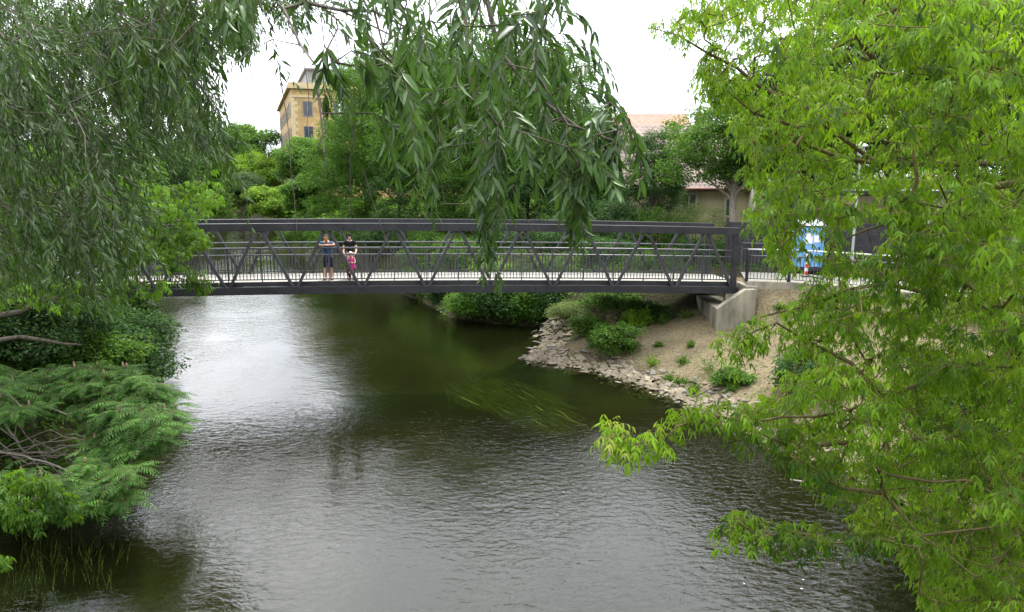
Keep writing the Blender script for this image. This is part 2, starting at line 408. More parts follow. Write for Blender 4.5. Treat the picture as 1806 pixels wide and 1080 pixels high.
def height(x, y):
    x = np.asarray(x, float); y = np.asarray(y, float)
    ins = inpoly(x, y, RIV); dr = seg_dist(x, y, SH_R); dl = seg_dist(x, y, SH_L+[SH_R[-1]][:0])
    right = dr < dl; d = np.minimum(dr, dl)
    up = np.clip((y-31)/4, 0, 1)                        # upstream banks are steeper
    sl = np.where(right, .37+up*1.3, 1.2)
    zr = 3.05*(1-np.exp(-(d*sl/3.05)**1.25*1.15))
    far = np.clip((d-25)/120, 0, 1); zr = zr+far*2.2
    zr = zr+(wob(x, y, .9, 1)*.10+wob(x, y, 3.1, 2)*.035)*np.clip(d/1.5, 0, 1)
    zin = -np.clip(d*.45, 0, 1.3)-.05
    z = np.where(ins, zin, zr)
    # made ground: path level
    pd = seg_dist(x, y, PATH)+np.clip(9.5-x, 0, 9)*3; lvl = 3.06
    t = np.clip((pd-1.55)/1.3, 0, 1); z = np.where(ins, z, lvl*(1-t)+z*t)
    return z
PATH = [(9.6, 30.45), (11.6, 30.0), (13.6, 28.6), (16.4, 26.2), (22, 20), (30, 10)]
def axis(lo, hi, f0, f1, st, gr=1.16):
    a = list(np.arange(f0, f1+1e-6, st)); s = st; v = f1
    while v < hi: s *= gr; v += s; a.append(v)
    s = st; v = f0; b = []
    while v > lo: s *= gr; v -= s; b.append(v)
    return np.array(b[::-1]+a)
gx = axis(-420, 420, -17, 15, .22); gy = axis(-60, 700, 11, 44, .22)
X, Y = np.meshgrid(gx, gy); Z = height(X, Y); ny, nx = X.shape
ii = (np.arange(ny-1)[:, None]*nx+np.arange(nx-1)[None]).ravel()
quad = np.stack([ii, ii+1, ii+nx+1, ii+nx], 1).ravel()
dR = seg_dist(X, Y, SH_R); dLf = seg_dist(X, Y, SH_L)
sandm = (dR < dLf) & (Y < 33.5)
grassy = np.where(sandm, np.clip((X-13)/5, 0, 1)*.8, 1.0); grassy = np.clip(grassy+np.clip((Y-30-wob(X, Y, .8, 4))/2.5, 0, 1), 0, 1)
m, nt, out = newmat('ground')
b = N(nt, 'ShaderNodeBsdfPrincipled'); b.inputs['Roughness'].default_value = .95; b.inputs['Specular IOR Level'].default_value = .15
v = coords(nt); n1 = noise(nt, 1.1, 6, .65, v); n2 = noise(nt, 9, 5, .7, v); n3 = noise(nt, 45, 3, .6, v)
sand = mixc(nt, .5, ramp(nt, n1, [(.3, (.125, .10, .055)), (.55, (.215, .175, .10)), (.75, (.27, .225, .14))]), ramp(nt, n2, [(.38, (.07, .056, .032)), (.5, (.2, .163, .095)), (.7, (.28, .235, .15))]))
soil = ramp(nt, n2, [(.3, (.018, .016, .008)), (.5, (.035, .034, .014)), (.7, (.06, .062, .022))])
at = N(nt, 'ShaderNodeAttribute', attribute_name='mask').outputs['Fac']
mth = N(nt, 'ShaderNodeMath', operation='ADD'); L(nt, at, mth.inputs[0])
m2 = N(nt, 'ShaderNodeMath', operation='MULTIPLY_ADD'); L(nt, n1, m2.inputs[0]); m2.inputs[1].default_value = 1.2; m2.inputs[2].default_value = -.66; L(nt, m2.outputs[0], mth.inputs[1])
g2 = ramp(nt, mth.outputs[0], [(.25, (0, 0, 0)), (.6, (1, 1, 1))])
sep = N(nt, 'ShaderNodeSeparateXYZ'); L(nt, N(nt, 'ShaderNodeNewGeometry').outputs['Position'], sep.inputs[0])
wet = N(nt, 'ShaderNodeMapRange'); L(nt, sep.outputs['Z'], wet.inputs[0]); wet.inputs[1].default_value = .02; wet.inputs[2].default_value = .34
col = mixc(nt, g2, sand, soil); col = mixc(nt, wet.outputs[0], (.045, .042, .02), col)
L(nt, col, b.inputs['Base Color'])
bp = N(nt, 'ShaderNodeBump'); bp.inputs['Distance'].default_value = .12; mm = N(nt, 'ShaderNodeMath', operation='MULTIPLY_ADD'); L(nt, n3, mm.inputs[0]); mm.inputs[1].default_value = .4; L(nt, n2, mm.inputs[2])
L(nt, mm.outputs[0], bp.inputs['Height']); L(nt, bp.outputs[0], b.inputs['Normal']); L(nt, b.outputs[0], out.inputs[0])
g = make('ground', np.stack([X, Y, Z], -1), None, m, None, counts=np.full(len(ii), 4), loops=quad, smooth=True, mask=(grassy*1.55).ravel()); tag(g, kind='structure')
# water
m, nt, out = newmat('river_water')
v = coords(nt, (1, 1.5, 1), (0, 0, R(12))); big = noise(nt, .22, 3, .5, coords(nt, (1, .8, 1)))
w1 = noise(nt, 4.2, 3, .55, v, .6); w2 = noise(nt, 11, 2, .5, coords(nt, (1, 1.3, 1), (0, 0, R(-35)))); w3 = noise(nt, 1.1, 3, .5, coords(nt, (1, 1.8, 1)), .8)
msk = ramp(nt, big, [(.36, (.12, .12, .12)), (.6, (1.0, 1.0, 1.0))])
rif = N(nt, 'ShaderNodeTexGradient', gradient_type='SPHERICAL'); rm = N(nt, 'ShaderNodeMapping'); rm.inputs['Scale'].default_value = (.13, .13, .13); rm.inputs['Location'].default_value = (-.13*3.6, -.13*13.5, 0); L(nt, N(nt, 'ShaderNodeNewGeometry').outputs['Position'], rm.inputs['Vector']); L(nt, rm.outputs[0], rif.inputs[0])
rf_ = ramp(nt, rif.outputs['Fac'], [(0, (0, 0, 0)), (.5, (.6, .6, .6))])
def mul(a, b2):
    n = N(nt, 'ShaderNodeMath', operation='MULTIPLY')
    for s, q in zip(n.inputs, (a, b2)):
        if isinstance(q, (int, float)): s.default_value = q
        else: L(nt, q, s)
    return n.outputs[0]
def add(a, b2):
    n = N(nt, 'ShaderNodeMath', operation='ADD'); L(nt, a, n.inputs[0]); L(nt, b2, n.inputs[1]); return n.outputs[0]
hgt = add(mul(w1, add(msk, rf_)), add(mul(w2, .16), mul(w3, .7)))
bp = N(nt, 'ShaderNodeBump'); bp.inputs['Distance'].default_value = .024; bp.inputs['Strength'].default_value = .6; L(nt, hgt, bp.inputs['Height'])
gl = N(nt, 'ShaderNodeBsdfGlossy'); gl.inputs['Roughness'].default_value = .02; L(nt, bp.outputs[0], gl.inputs['Normal'])
df = N(nt, 'ShaderNodeBsdfDiffuse'); df.inputs['Color'].default_value = (.010, .013, .004, 1)
tr = N(nt, 'ShaderNodeBsdfTransparent'); tr.inputs['Color'].default_value = (.62, .66, .42, 1)
mb_ = N(nt, 'ShaderNodeMixShader'); mb_.inputs[0].default_value = .78; L(nt, df.outputs[0], mb_.inputs[1]); L(nt, tr.outputs[0], mb_.inputs[2])
fr = N(nt, 'ShaderNodeFresnel'); fr.inputs['IOR'].default_value = 1.52; L(nt, bp.outputs[0], fr.inputs['Normal'])
mx = N(nt, 'ShaderNodeMixShader'); L(nt, fr.outputs[0], mx.inputs[0]); L(nt, mb_.outputs[0], mx.inputs[1]); L(nt, gl.outputs[0], mx.inputs[2]); L(nt, mx.outputs[0], out.inputs[0])
wx = np.linspace(-140, 30, 60); wy = np.linspace(-40, 140, 60); WX, WY = np.meshgrid(wx, wy)
i2 = (np.arange(59)[:, None]*60+np.arange(59)[None]).ravel()
wt = make('river_water', np.stack([WX, WY, WX*0], -1), None, m, None, counts=np.full(len(i2), 4), loops=np.stack([i2, i2+1, i2+61, i2+60], 1).ravel()); tag(wt, kind='structure')
# ------------------------------------------------------------------ the footbridge
B0 = np.array([8.76, 29.0]); U = nrm(np.array([-1, -.12])); NV = np.array([-U[1], U[0]])*-1
if NV[1] < 0: NV = -NV
NB = 12; PAN = 2.41; LEN = NB*PAN; WB = 2.75; TH = 2.6
def zb(s): return 2.95-.00085*(s-19)**2
def BP(s, o=0.0, z=0.0): q = B0+U*s+NV*o; return np.array([q[0], q[1], zb(s)+z])
n3 = (NV[0], NV[1], 0)
br = thing('footbridge', 'dark grey steel truss footbridge spanning the river', 'footbridge', (B0[0]+U[0]*LEN/2, B0[1]+U[1]*LEN/2, 0))
ss = np.linspace(-.18, LEN+.1, 37); sc = np.linspace(-.18, LEN+.1, 37)
for o in (0, WB):
    MB().sweep([BP(s, o) for s in ss], .2, .27, n3).build('bottom_chord', M['steel'], br)
    MB().sweep([BP(s, o, TH-.27) for s in sc], .24, .27, n3).build('top_chord', M['steel'], br)
    for k in range(NB):
        a, c = k*PAN, (k+1)*PAN; mid = (a+c)/2
        for s0, s1 in ((a+.08, mid-.09), (c-.08, mid+.09)):
            MB().beam(BP(s0, o, .25), BP(s1, o, TH-.25), .105, .105, .008, roll_up=(NV[0], NV[1], 0)).build('diagonal', M['steel_worn'], br)
    for s in (0.0, LEN):
        MB().beam(BP(s, o, .265), BP(s, o, TH-.265), .2, .17, .008, roll_up=(NV[0], NV[1], 0)).build('end_post', M['steel'], br)
for k in range(NB+1):
    MB().beam(BP(k*PAN, .105, .13), BP(k*PAN, WB-.105, .13), .16, .22).build('floor_beam', M['steel'], br)
m, nt, out = newmat('deck_planks'); b = N(nt, 'ShaderNodeBsdfPrincipled'); b.inputs['Roughness'].default_value = .8
v = coords(nt, (1, 1, 1), (0, 0, -math.atan2(U[1], U[0]))); sp = N(nt, 'ShaderNodeSeparateXYZ'); L(nt, v, sp.inputs[0])
mo = N(nt, 'ShaderNodeMath', operation='MODULO'); ab = N(nt, 'ShaderNodeMath', operation='ABSOLUTE'); L(nt, sp.outputs['X'], ab.inputs[0]); L(nt, ab.outputs[0], mo.inputs[0]); mo.inputs[1].default_value = .145
gt = N(nt, 'ShaderNodeMath', operation='GREATER_THAN'); L(nt, mo.outputs[0], gt.inputs[0]); gt.inputs[1].default_value = .012
L(nt, mixc(nt, gt.outputs[0], (.07, .065, .055), ramp(nt, noise(nt, 2.5, 5, .6, v), [(.3, (.235, .22, .19)), (.7, (.33, .31, .27))])), b.inputs['Base Color']); L(nt, b.outputs[0], out.inputs[0])
MB().sweep([BP(s, WB/2, .34) for s in ss], WB-.28, .09, n3).build('deck', m, br)
for o in (.13, WB-.13):
    MB().sweep([BP(s, o, .275) for s in ss], .05, .17, n3).build('edge_beam', M['steel'], br)
DK = .43
for o in (.19, WB-.19):
    MB().tube([BP(s, o, DK+1.25) for s in ss], .032, 8).build('handrail', M['rail'], br, True)
    MB().tube([BP(s, o, DK+1.0) for s in ss], .026, 8).build('mid_rail', M['rail'], br, True)
    MB().sweep([BP(s, o, DK+.07) for s in ss], .04, .04, n3).build('bottom_rail', M['rail'], br)
bal = MB(); bal.box((0, 0, .445), (.026, .026, .89)); bmesh_ = None
sps = np.arange(.12, LEN, .125); allb = [(s, o) for o in (.19, WB-.19) for s in sps]
near = sorted(allb, key=lambda q: (q[1] > 1, abs(q[0]-7.2)))
first = None; rest = MB()
for k, (s, o) in enumerate(near):
    p = BP(s, o, DK+.11)
    if k < 100:
        if first is None: first = bal.build('baluster', M['rail']); first.parent = br; c = first
        else: c = first.copy(); C.objects.link(c); c.parent = br
        c.location = Vector([float(t) for t in p])-br.location; c.rotation_euler.z = math.atan2(U[1], U[0])
    else: rest.box((p[0], p[1], p[2]+.445), (.026, .026, .89), math.atan2(U[1], U[0]))
tag(rest.build('balusters', M['rail'], br), kind='stuff')
for k in range(0, 2*NB+1):
    for o, sg in ((.19, -1), (WB-.19, 1)):
        s = k*PAN/2
        MB().beam(BP(s, o+sg*.0, DK), BP(s, o, DK+1.22), .035, .05, roll_up=(NV[0], NV[1], 0)).build('rail_post', M['rail'], br)
# abutment
wr = np.array([9.75, 28.25]); ab0 = thing('bridge_abutment', 'stained concrete abutment with sloping wing wall under the bridge end', 'abutment', (8.4, 29.5, 1.2))
q = MB()
pA = P(1263, 571, 28.1); pB = P(1327, 548, 28.0)
x0, x1, x2 = pA[0], P(1316, 515, 28)[0], P(1330, 515, 28)[0]
ztop = P(1316, 512, 28)[2]; zlow = P(1263, 545, 28.1)[2]
def wedge(mb, xs, zt, y0, y1, zbm):
    n = len(xs); vs = []
    for yy in (y0, y1):
        for x, z in zip(xs, zt): vs += [(x, yy, zbm), (x, yy, z)]
    k = 2*n; fs = []
    for i in range(n-1):
        a = 2*i; fs += [(a, a+2, a+3, a+1), (k+a, k+a+1, k+a+3, k+a+2), (a+1, a+3, k+a+3, k+a+1), (a, k+a, k+a+2, a+2)]
    fs += [(0, 1, k+1, k), (2*n-2, k+2*n-2, k+2*n-1, 2*n-1)]
    mb.add(vs, fs)
wedge(q, [x0, x1, x2+.1], [zlow, ztop, ztop], 28.05, 28.4, .6)
q.build('wing_wall', M['concrete'], ab0)
MB().box(((x0+9.1)/2+.004, 30.06, (zlow+.3)/2), (9.1-x0, 3.3, zlow-.306)).build('seat', M['concrete'], ab0)
MB().box((9.35, 30.15, 1.75), (.45, 3.3, 2.5)).build('back_wall', M['concrete'], ab0)
for o in (0, WB):
    p = BP(.12, o); MB().box((p[0]-.02, p[1], (zlow+p[2])/2), (.35, .35, max(.05, p[2]-zlow-.01))).build('bearing_block', M['concrete'], ab0)
# path with a concrete edge, and its railing
pn = []
PT = [np.array(p) for p in PATH]
def offs(o):
    r = []
    for i, p in enumerate(PT):
        d = nrm(PT[min(i+1, len(PT)-1)]-PT[max(i-1, 0)]); r.append(p+np.array([-d[1], d[0]])*o)
    return r
Lo, Ro = offs(1.35), offs(-1.5)
mb = MB()
for i in range(len(PT)-1):
    mb.add([(*Ro[i], 3.14), (*Ro[i+1], 3.14), (*Lo[i+1], 3.14), (*Lo[i], 3.14)], [(0, 1, 2, 3)])
tag(mb.build('path', M['path']), kind='structure')
kb = MB(); Rk = offs(-1.62)
kb.V = []; prev = None
for i in range(len(Rk)-1):
    kb.beam((*Rk[i], 2.93), (*Rk[i+1], 2.93), .26, .46)
tag(kb.build('path_edge', M['concrete']), 'concrete edge beam under the railing of the riverside path', 'edge beam')
ra = thing('path_railing', 'dark steel railing with pale handrail along the riverside path', 'railing', (*Rk[0], 3.1))
pts = []
for i in range(len(Rk)-2):
    n_ = max(1, int(np.linalg.norm(Rk[i+1]-Rk[i])/.125))
    for k in range(n_): pts.append(Rk[i]*(1-k/n_)+Rk[i+1]*k/n_)
pts = [p for p in pts if p[0] > 9.2]
MB().tube([(*p, 3.14+1.27) for p in pts[::6]], .03, 8).build('handrail', M['galv'], ra, True)
MB().tube([(*p, 3.14+1.02) for p in pts[::6]], .025, 8).build('mid_rail', M['rail'], ra, True)
MB().tube([(*p, 3.14+.12) for p in pts[::6]], .02, 6).build('bottom_rail', M['rail'], ra, True)
fb = None
for k, p in enumerate(pts[:98]):
    if k % 12 == 0: MB().box((p[0], p[1], 3.16+.6), (.09, .09, 1.22), .5).build('post', M['steel'], ra); continue
    if fb is None: q = MB(); q.box((0, 0, 0), (.02, .02, .9)); fb = q.build('baluster', M['rail']); fb.parent = ra; c = fb
    else: c = fb.copy(); C.objects.link(c); c.parent = ra
    c.location = Vector((p[0], p[1], 3.14+.57))-ra.location
ra2 = thing('path_railing', 'far dark railing behind the path beside the blue cabin', 'railing', (*Lo[0], 3.1))
pts = []
for i in range(len(Lo)-2):
    n_ = max(1, int(np.linalg.norm(Lo[i+1]-Lo[i])/.14))
    for k in range(n_): pts.append(Lo[i]*(1-k/n_)+Lo[i+1]*k/n_)
pts = [p for p in pts if 9.2 < p[0] < 11.2]
MB().tube([(*p, 3.14+1.25) for p in pts[::4]]+[(*pts[-1], 4.39)], .028, 8).build('handrail', M['rail'], ra2, True)
MB().tube([(*p, 3.14+1.0) for p in pts[::4]]+[(*pts[-1], 4.14)], .024, 8).build('mid_rail', M['rail'], ra2, True)
for k, p in enumerate(pts):
    w_ = .07 if k % 8 == 0 else .018
    MB().box((p[0], p[1], 3.14+.55), (w_, w_, 1.1 if w_ > .05 else .9)).build('post' if w_ > .05 else 'baluster', M['rail'], ra2)
# ------------------------------------------------------------------ things on the far bank, right
def hz(x, y): return float(height(np.array([x]), np.array([y]))[0])
M['fence'] = solid('fence_boards', (.028, .026, .03), .7, .3, var=.3, nscale=4)
fx0, fx1, fy = 10.05, 21.0, 34.6
fe = thing('slat_fence', 'dark horizontal slat fence behind the riverside path', 'fence', (fx0, fy, 3.0))
npan = 6
for k in range(npan+1):
    x = fx0+(fx1-fx0)*k/npan; y = fy-.35*k; MB().box((x, y, 4.1), (.1, .1, 2.4)).build('post', M['fence'], fe)
for k in range(npan):
    xa, xb = fx0+(fx1-fx0)*k/npan+.055, fx0+(fx1-fx0)*(k+1)/npan-.055; ya, yb = fy-.35*k, fy-.35*(k+1); q = MB()
    for j in range(12): q.beam((xa, ya, 3.22+j*.165), (xb, yb, 3.22+j*.165), .025, .158)
    q.build('slat_panel', M['fence'], fe)
M['blue'] = solid('blue_plastic', (.13, .31, .55), .45, .5, var=.1, nscale=2)
M['whitep'] = solid('white_plastic', (.62, .64, .66), .4, .5, var=.06)
M['black'] = solid('black_rubber', (.02, .02, .02), .6, .3)
tx, ty = 12.95, 32.5; tz = 3.13
to = thing('portable_toilet', 'blue portable toilet cabin with white roof and white door panel', 'portable toilet', (tx, ty, tz))
MB().box((tx, ty, tz+.09), (1.04, 1.22, .18), bev=.03).build('skid_base', M['black'], to)
q = MB()
for sx in (-.56, .56):
    for sy in (-.56, .56): q.box((tx+sx*.84, ty+sy, tz+1.09), (.09, .09, 1.8), bev=.02)
q.box((tx, ty+.575, tz+1.09), (.86, .04, 1.8)); q.box((tx-.485, ty, tz+1.09), (.04, 1.03, 1.8)); q.box((tx+.485, ty, tz+1.09), (.04, 1.03, 1.8))
for k in range(6): q.box((tx-.512, ty-.4+k*.16, tz+1.05), (.02, .05, 1.5))
q.build('wall', M['blue'], to)
dr_ = MB().box((tx, ty-.56, tz+1.06), (.84, .05, 1.72), bev=.015).build('door', M['blue'], to)
MB().box((tx-.15, ty-.592, tz+1.45), (.34, .016, .46), bev=.005).build('door_panel', M['whitep'], dr_)
MB().box((tx+.22, ty-.592, tz+1.42), (.28, .016, .3), bev=.005).build('notice_board', M['whitep'], dr_)
MB().box((tx+.33, ty-.6, tz+1.0), (.06, .03, .16), bev=.01).build('handle', M['black'], dr_)
q = MB(); q.add([(tx+a*.55, ty+b*.64, tz+1.995) for a, b in ((-1, -1), (1, -1), (1, 1), (-1, 1))]+[(tx+a*.51, ty+b*.6, tz+2.08) for a, b in ((-1, -1), (1, -1), (1, 1), (-1, 1))]+[(tx+a*.27, ty+b*.42, tz+2.24) for a, b in ((-1, -1), (1, -1), (1, 1), (-1, 1))],
    [(3, 2, 1, 0), (0, 1, 5, 4), (1, 2, 6, 5), (2, 3, 7, 6), (3, 0, 4, 7), (4, 5, 9, 8), (5, 6, 10, 9), (6, 7, 11, 10), (7, 4, 8, 11), (8, 9, 10, 11)]).build('roof', M['whitep'], to)
MB().tube([(tx+.35, ty+.35, tz+2.0), (tx+.35, ty+.35, tz+2.4)], .05, 10).build('vent_pipe', M['black'], to)
# striped marker post
M['red'] = solid('red_paint', (.55, .02, .015), .5, .4, var=.1)
mx_, my_ = 12.1, 30.2
mp = thing('marker_post', 'small red and white striped marker post beside the path', 'marker post', (mx_, my_, 3.14))
MB().box((mx_, my_, 3.62), (.13, .05, .96), bev=.012).build('board', M['whitep'], mp)
for z in (3.3, 3.6, 3.9): MB().box((mx_, my_-.028, z), (.132, .012, .15)).build('stripe', M['red'], mp)
MB().box((mx_, my_, 3.165), (.34, .22, .05), bev=.012).build('foot', M['black'], mp)
# lamp post
M['lamp'] = solid('lamp_post_paint', (.2, .23, .2), .55, .4, var=.15)
lx, ly = 14.45, 31.3
la = thing('street_lamp', 'slim pale green grey lamp post beside the path', 'street lamp', (lx, ly, 3.1))
MB().tube([(lx, ly, 3.0), (lx, ly, 3.9), (lx, ly, 3.95), (lx, ly, 8.0)], [.085, .085, .06, .045], 12).build('pole', M['lamp'], la, True)
MB().lathe((lx, ly, 8.0), [(.05, 0), (.1, .05), (.16, .4), (.28, .44), (.26, .5), (.06, .6), (.02, .66)], 14).build('lantern', M['whitep'], la, True)
# ------------------------------------------------------------------ buildings
M['cream'] = solid('cream_render', (.50, .43, .28), .9, .15, var=.14, nscale=1.2, streak=True)
M['whitewall'] = solid('white_render', (.62, .58, .50), .9, .15, var=.10, nscale=1.2, streak=True)
M['glass'] = solid('window_glass', (.03, .035, .04), .12, .6, var=.2)
M['frame'] = solid('window_frame', (.5, .48, .44), .6, .3, var=.08)
def tiles(name, c1, c2, px, py, rot=0):
    m, nt, out = newmat(name); b = N(nt, 'ShaderNodeBsdfPrincipled'); b.inputs['Roughness'].default_value = .85
    br_ = N(nt, 'ShaderNodeTexBrick'); br_.inputs['Scale'].default_value = 1; br_.inputs['Brick Width'].default_value = px; br_.inputs['Row Height'].default_value = py
    br_.inputs['Mortar Size'].default_value = .018; br_.inputs['Color1'].default_value = (*c1, 1); br_.inputs['Color2'].default_value = (*c2, 1); br_.inputs['Mortar'].default_value = tuple(c*.35 for c in c1)+(1,)
    gp = N(nt, 'ShaderNodeNewGeometry'); s = N(nt, 'ShaderNodeSeparateXYZ'); L(nt, gp.outputs['Position'], s.inputs[0])
    cb = N(nt, 'ShaderNodeCombineXYZ'); a2 = N(nt, 'ShaderNodeMath', operation='ADD'); L(nt, s.outputs['X'], a2.inputs[0]); L(nt, mulv(nt, s.outputs['Y'], 1.0), a2.inputs[1])
    L(nt, a2.outputs[0], cb.inputs[0]); a3 = N(nt, 'ShaderNodeMath', operation='MULTIPLY'); a3.inputs[1].default_value = 1.35; L(nt, s.outputs['Z'], a3.inputs[0]); L(nt, a3.outputs[0], cb.inputs[1])
    L(nt, cb.outputs[0], br_.inputs['Vector'])
    nn = ramp(nt, noise(nt, .8, 5, .65, gp.outputs['Position']), [(.3, (.6, .6, .6)), (.7, (1.1, 1.1, 1.1))])
    x = nt.nodes.new('ShaderNodeMix'); x.data_type = 'RGBA'; x.blend_type = 'MULTIPLY'; x.inputs[0].default_value = 1; L(nt, br_.outputs['Color'], x.inputs[6]); L(nt, nn, x.inputs[7])
    L(nt, x.outputs[2], b.inputs['Base Color']); L(nt, b.outputs[0], out.inputs[0]); return m
def mulv(nt, s, f):
    n = N(nt, 'ShaderNodeMath', operation='MULTIPLY'); L(nt, s, n.inputs[0]); n.inputs[1].default_value = f; return n.outputs[0]
M['tile_pink'] = tiles('weathered_tile', (.26, .195, .165), (.21, .16, .14), .32, .3)
M['tile_red'] = tiles('red_tile', (.36, .16, .11), (.29, .13, .09), .3, .3)
M['stone'] = tiles('yellow_stone', (.46, .31, .12), (.38, .26, .11), 1.1, .42)
M['stone_trim'] = solid('stone_trim', (.42, .34, .2), .85, .2, var=.15)
M['slate'] = solid('grey_metal_cladding', (.20, .20, .205), .6, .3, var=.1)
def rectbody(mb, x0, y0, x1, y1, z0, z1): mb.box(((x0+x1)/2, (y0+y1)/2, (z0+z1)/2), (x1-x0, y1-y0, z1-z0))
def window(parent, c, w, h, rz, mat=None):
    q = MB(); ca, sa = math.cos(rz), math.sin(rz)
    def bx(dx, dz, sx, sz, dy=0, sy=.12): q.box((c[0]+dx*ca-dy*sa, c[1]+dx*sa+dy*ca, c[2]+dz), (sx, sy, sz), rz)
    bx(-w/2-.04, 0, .08, h+.16); bx(w/2+.04, 0, .08, h+.16); bx(0, h/2+.04, w, .08); bx(0, -h/2-.04, w, .08); bx(0, 0, .05, h, .01, .08)
    f = q.build('window', mat or M['frame'], parent)
    MB().box((c[0], c[1], c[2]), (w, .05, h), rz).build('pane', M['glass'], f)
    return f
def gable(mb, x0, y0, x1, y1, ze, zr, ov=.35, th=.16):
    ym = (y0+y1)/2
    for s, ya in ((-1, y0-ov), (1, y1+ov)):
        zo = ze-ov*(zr-ze)/(ym-y0)
        mb.add([(x0-ov, ya, zo), (x1+ov, ya, zo), (x1+ov, ym, zr), (x0-ov, ym, zr), (x0-ov, ya, zo-th), (x1+ov, ya, zo-th), (x1+ov, ym, zr-th), (x0-ov, ym, zr-th)],
               [(0, 1, 2, 3), (7, 6, 5, 4), (0, 4, 5, 1), (1, 5, 6, 2), (3, 7, 4, 0)])
def house(name, label, x0, y0, x1, y1, zg, ze, zr, wall, roof, wins=(), doors=(), chim=True):
    t = thing(name, label, 'house', ((x0+x1)/2, (y0+y1)/2, zg)); q = MB(); rectbody(q, x0, y0, x1, y1, zg-1, ze)
    ym = (y0+y1)/2
    for xx in (x0, x1): q.add([(xx, y0, ze), (xx, y1, ze), (xx, ym, zr-.17), (xx+(.25 if xx == x0 else -.25), y0, ze), (xx+(.25 if xx == x0 else -.25), y1, ze), (xx+(.25 if xx == x0 else -.25), ym, zr-.17)], [(0, 2, 1), (3, 4, 5), (0, 3, 5, 2), (1, 2, 5, 4)])
    q.build('wall', M[wall], t)
    q = MB(); gable(q, x0, y0, x1, y1, ze, zr); rf = q.build('roof', M[roof], t)
    if chim: MB().box(((x0*.3+x1*.7), ym+.8, zr+.2), (.6, .6, 1.3)).build('chimney', M['tile_red'], rf)
    MB().tube([(x0-.3, y0-.42, ze-.25), (x1+.3, y0-.42, ze-.25)], .07, 8).build('gutter', M['tile_red'], t)
    for (c, w, h) in wins: window(t, (c[0], y0-.02, c[1]), w, h, 0)
    for (c, w, h) in doors:
        MB().box((c[0], y0-.03, c[1]), (w, .08, h)).build('door', M['fence'], t)
    return t
zE = float(P(1200, 326, 46)[2])
house('cottage', 'cream house with weathered pinkish tile roof behind the grey forked tree', 7.3, 46, 15.4, 57, 3.5, zE, 10.6, 'cream', 'tile_pink',
      [((13.45, 5.3), .5, 1.0), ((10.9, 5.6), .8, .9)], [])
tE = thing('outbuilding', 'white rendered outbuilding with a wide dark doorway', 'outbuilding', (17, 44, 3.3))
q = MB(); rectbody(q, 14.55, 43, 19.3, 47, 2.3, 6.75); q.build('wall', M['whitewall'], tE)
MB().box((16.9, 44.9, 6.86), (5.1, 4.3, .2)).build('roof', M['slate'], tE)
MB().box((15.85, 42.97, 5.35), (1.7, .1, 1.5)).build('door', M['fence'], tE)
house('cottage', 'house with bright red tile roof showing between willow and trees', 10.5, 82, 19.5, 92, 5, 11.7, 14.1, 'cream', 'tile_red', [((14, 9), 1, 1.3)], [], False)
tE = thing('shed', 'small beige and white shed behind the dark fence', 'shed', (20.6, 41, 3.3))
q = MB(); rectbody(q, 18.6, 40, 20.2, 43, 2.3, 6.15); q.build('wall', M['cream'], tE)
q = MB(); rectbody(q, 20.203, 39.9, 23.2, 43, 2.3, 6.3); q.build('side_wall', M['whitewall'], tE)
MB().box((20.9, 41.4, 6.38), (5.2, 3.6, .14)).build('roof', M['slate'], tE)
# yellow stone building
by = thing('mill_building', 'tall yellow stone building with grey rooftop storey beyond the trees', 'building', (-33.3, 115, 4))
d1 = nrm(np.array([42., 14.7])); d2 = np.array([-d1[1], d1[0]]); cA = np.array([-33.3, 115.0]); ang = math.atan2(d1[1], d1[0])
Wf, Dp, zT = 27, 44, 20.0
def bp_(u, v_): return cA+d1*u+d2*v_
def bbox(mb, u0, v0, u1, v1, z0, z1):
    c = bp_((u0+u1)/2, (v0+v1)/2); mb.box((c[0], c[1], (z0+z1)/2), (u1-u0, v1-v0, z1-z0), ang)
q = MB(); bbox(q, 0, 0, Wf, Dp, 2, zT); q.build('wall', M['stone'], by)
q = MB(); bbox(q, -.5, -.5, Wf+.5, Dp+.5, zT, zT+.35); bbox(q, -.25, -.25, Wf+.25, Dp+.25, zT+.352, zT+.9); bbox(q, -.12, -.12, Wf+.12, -.003, zT-1.25, zT-.95); q.build('cornice', M['stone_trim'], by)
q = MB(); bbox(q, 2.8, 3, 12.5, Dp-5, zT+.9, zT+3.2); q.build('rooftop_storey', M['slate'], by)
q = MB(); bbox(q, 2.4, 2.4, 12.9, Dp-4.5, zT+3.2, zT+3.45); q.build('roof', M['slate'], by)
q = MB()
for j in range(34): bbox(q, -.04, -.04, .95 if j % 2 else .55, .55 if j % 2 else .95, zT-1.3-j*.5-.49, zT-1.3-j*.5)
q.build('quoins', M['stone_trim'], by)
q = MB(); bbox(q, 7.0, -.25, 7.25, -.05, 6, zT+.2); q.build('drain_pipe', M['whitep'], by)
wm = None
def put(c, w, h, rz):
    global wm
    if wm is None: wm = window(by, c, w, h, rz)
    return wm
proto = {}
for face in (0, 1):
    for i in range(5 if face == 0 else 10):
        for j in range(4):
            u = 2.4+i*4.6 if face == 0 else 2.2+i*4.3
            c = bp_(u, -.02) if face == 0 else bp_(-.02, u); z = zT-2.9-j*3.7; rz = ang if face == 0 else ang+math.pi/2
            if face not in proto:
                proto[face] = (window(by, (c[0], c[1], z), 1.3, 2.1, rz, M['slate']), (c[0], c[1], z))
            else:
                f0, c0_ = proto[face]; f = f0.copy(); C.objects.link(f); f.parent = by; f.location = Vector((c[0]-c0_[0], c[1]-c0_[1], z-c0_[2]))
                for ch in f0.children: g_ = ch.copy(); C.objects.link(g_); g_.parent = f
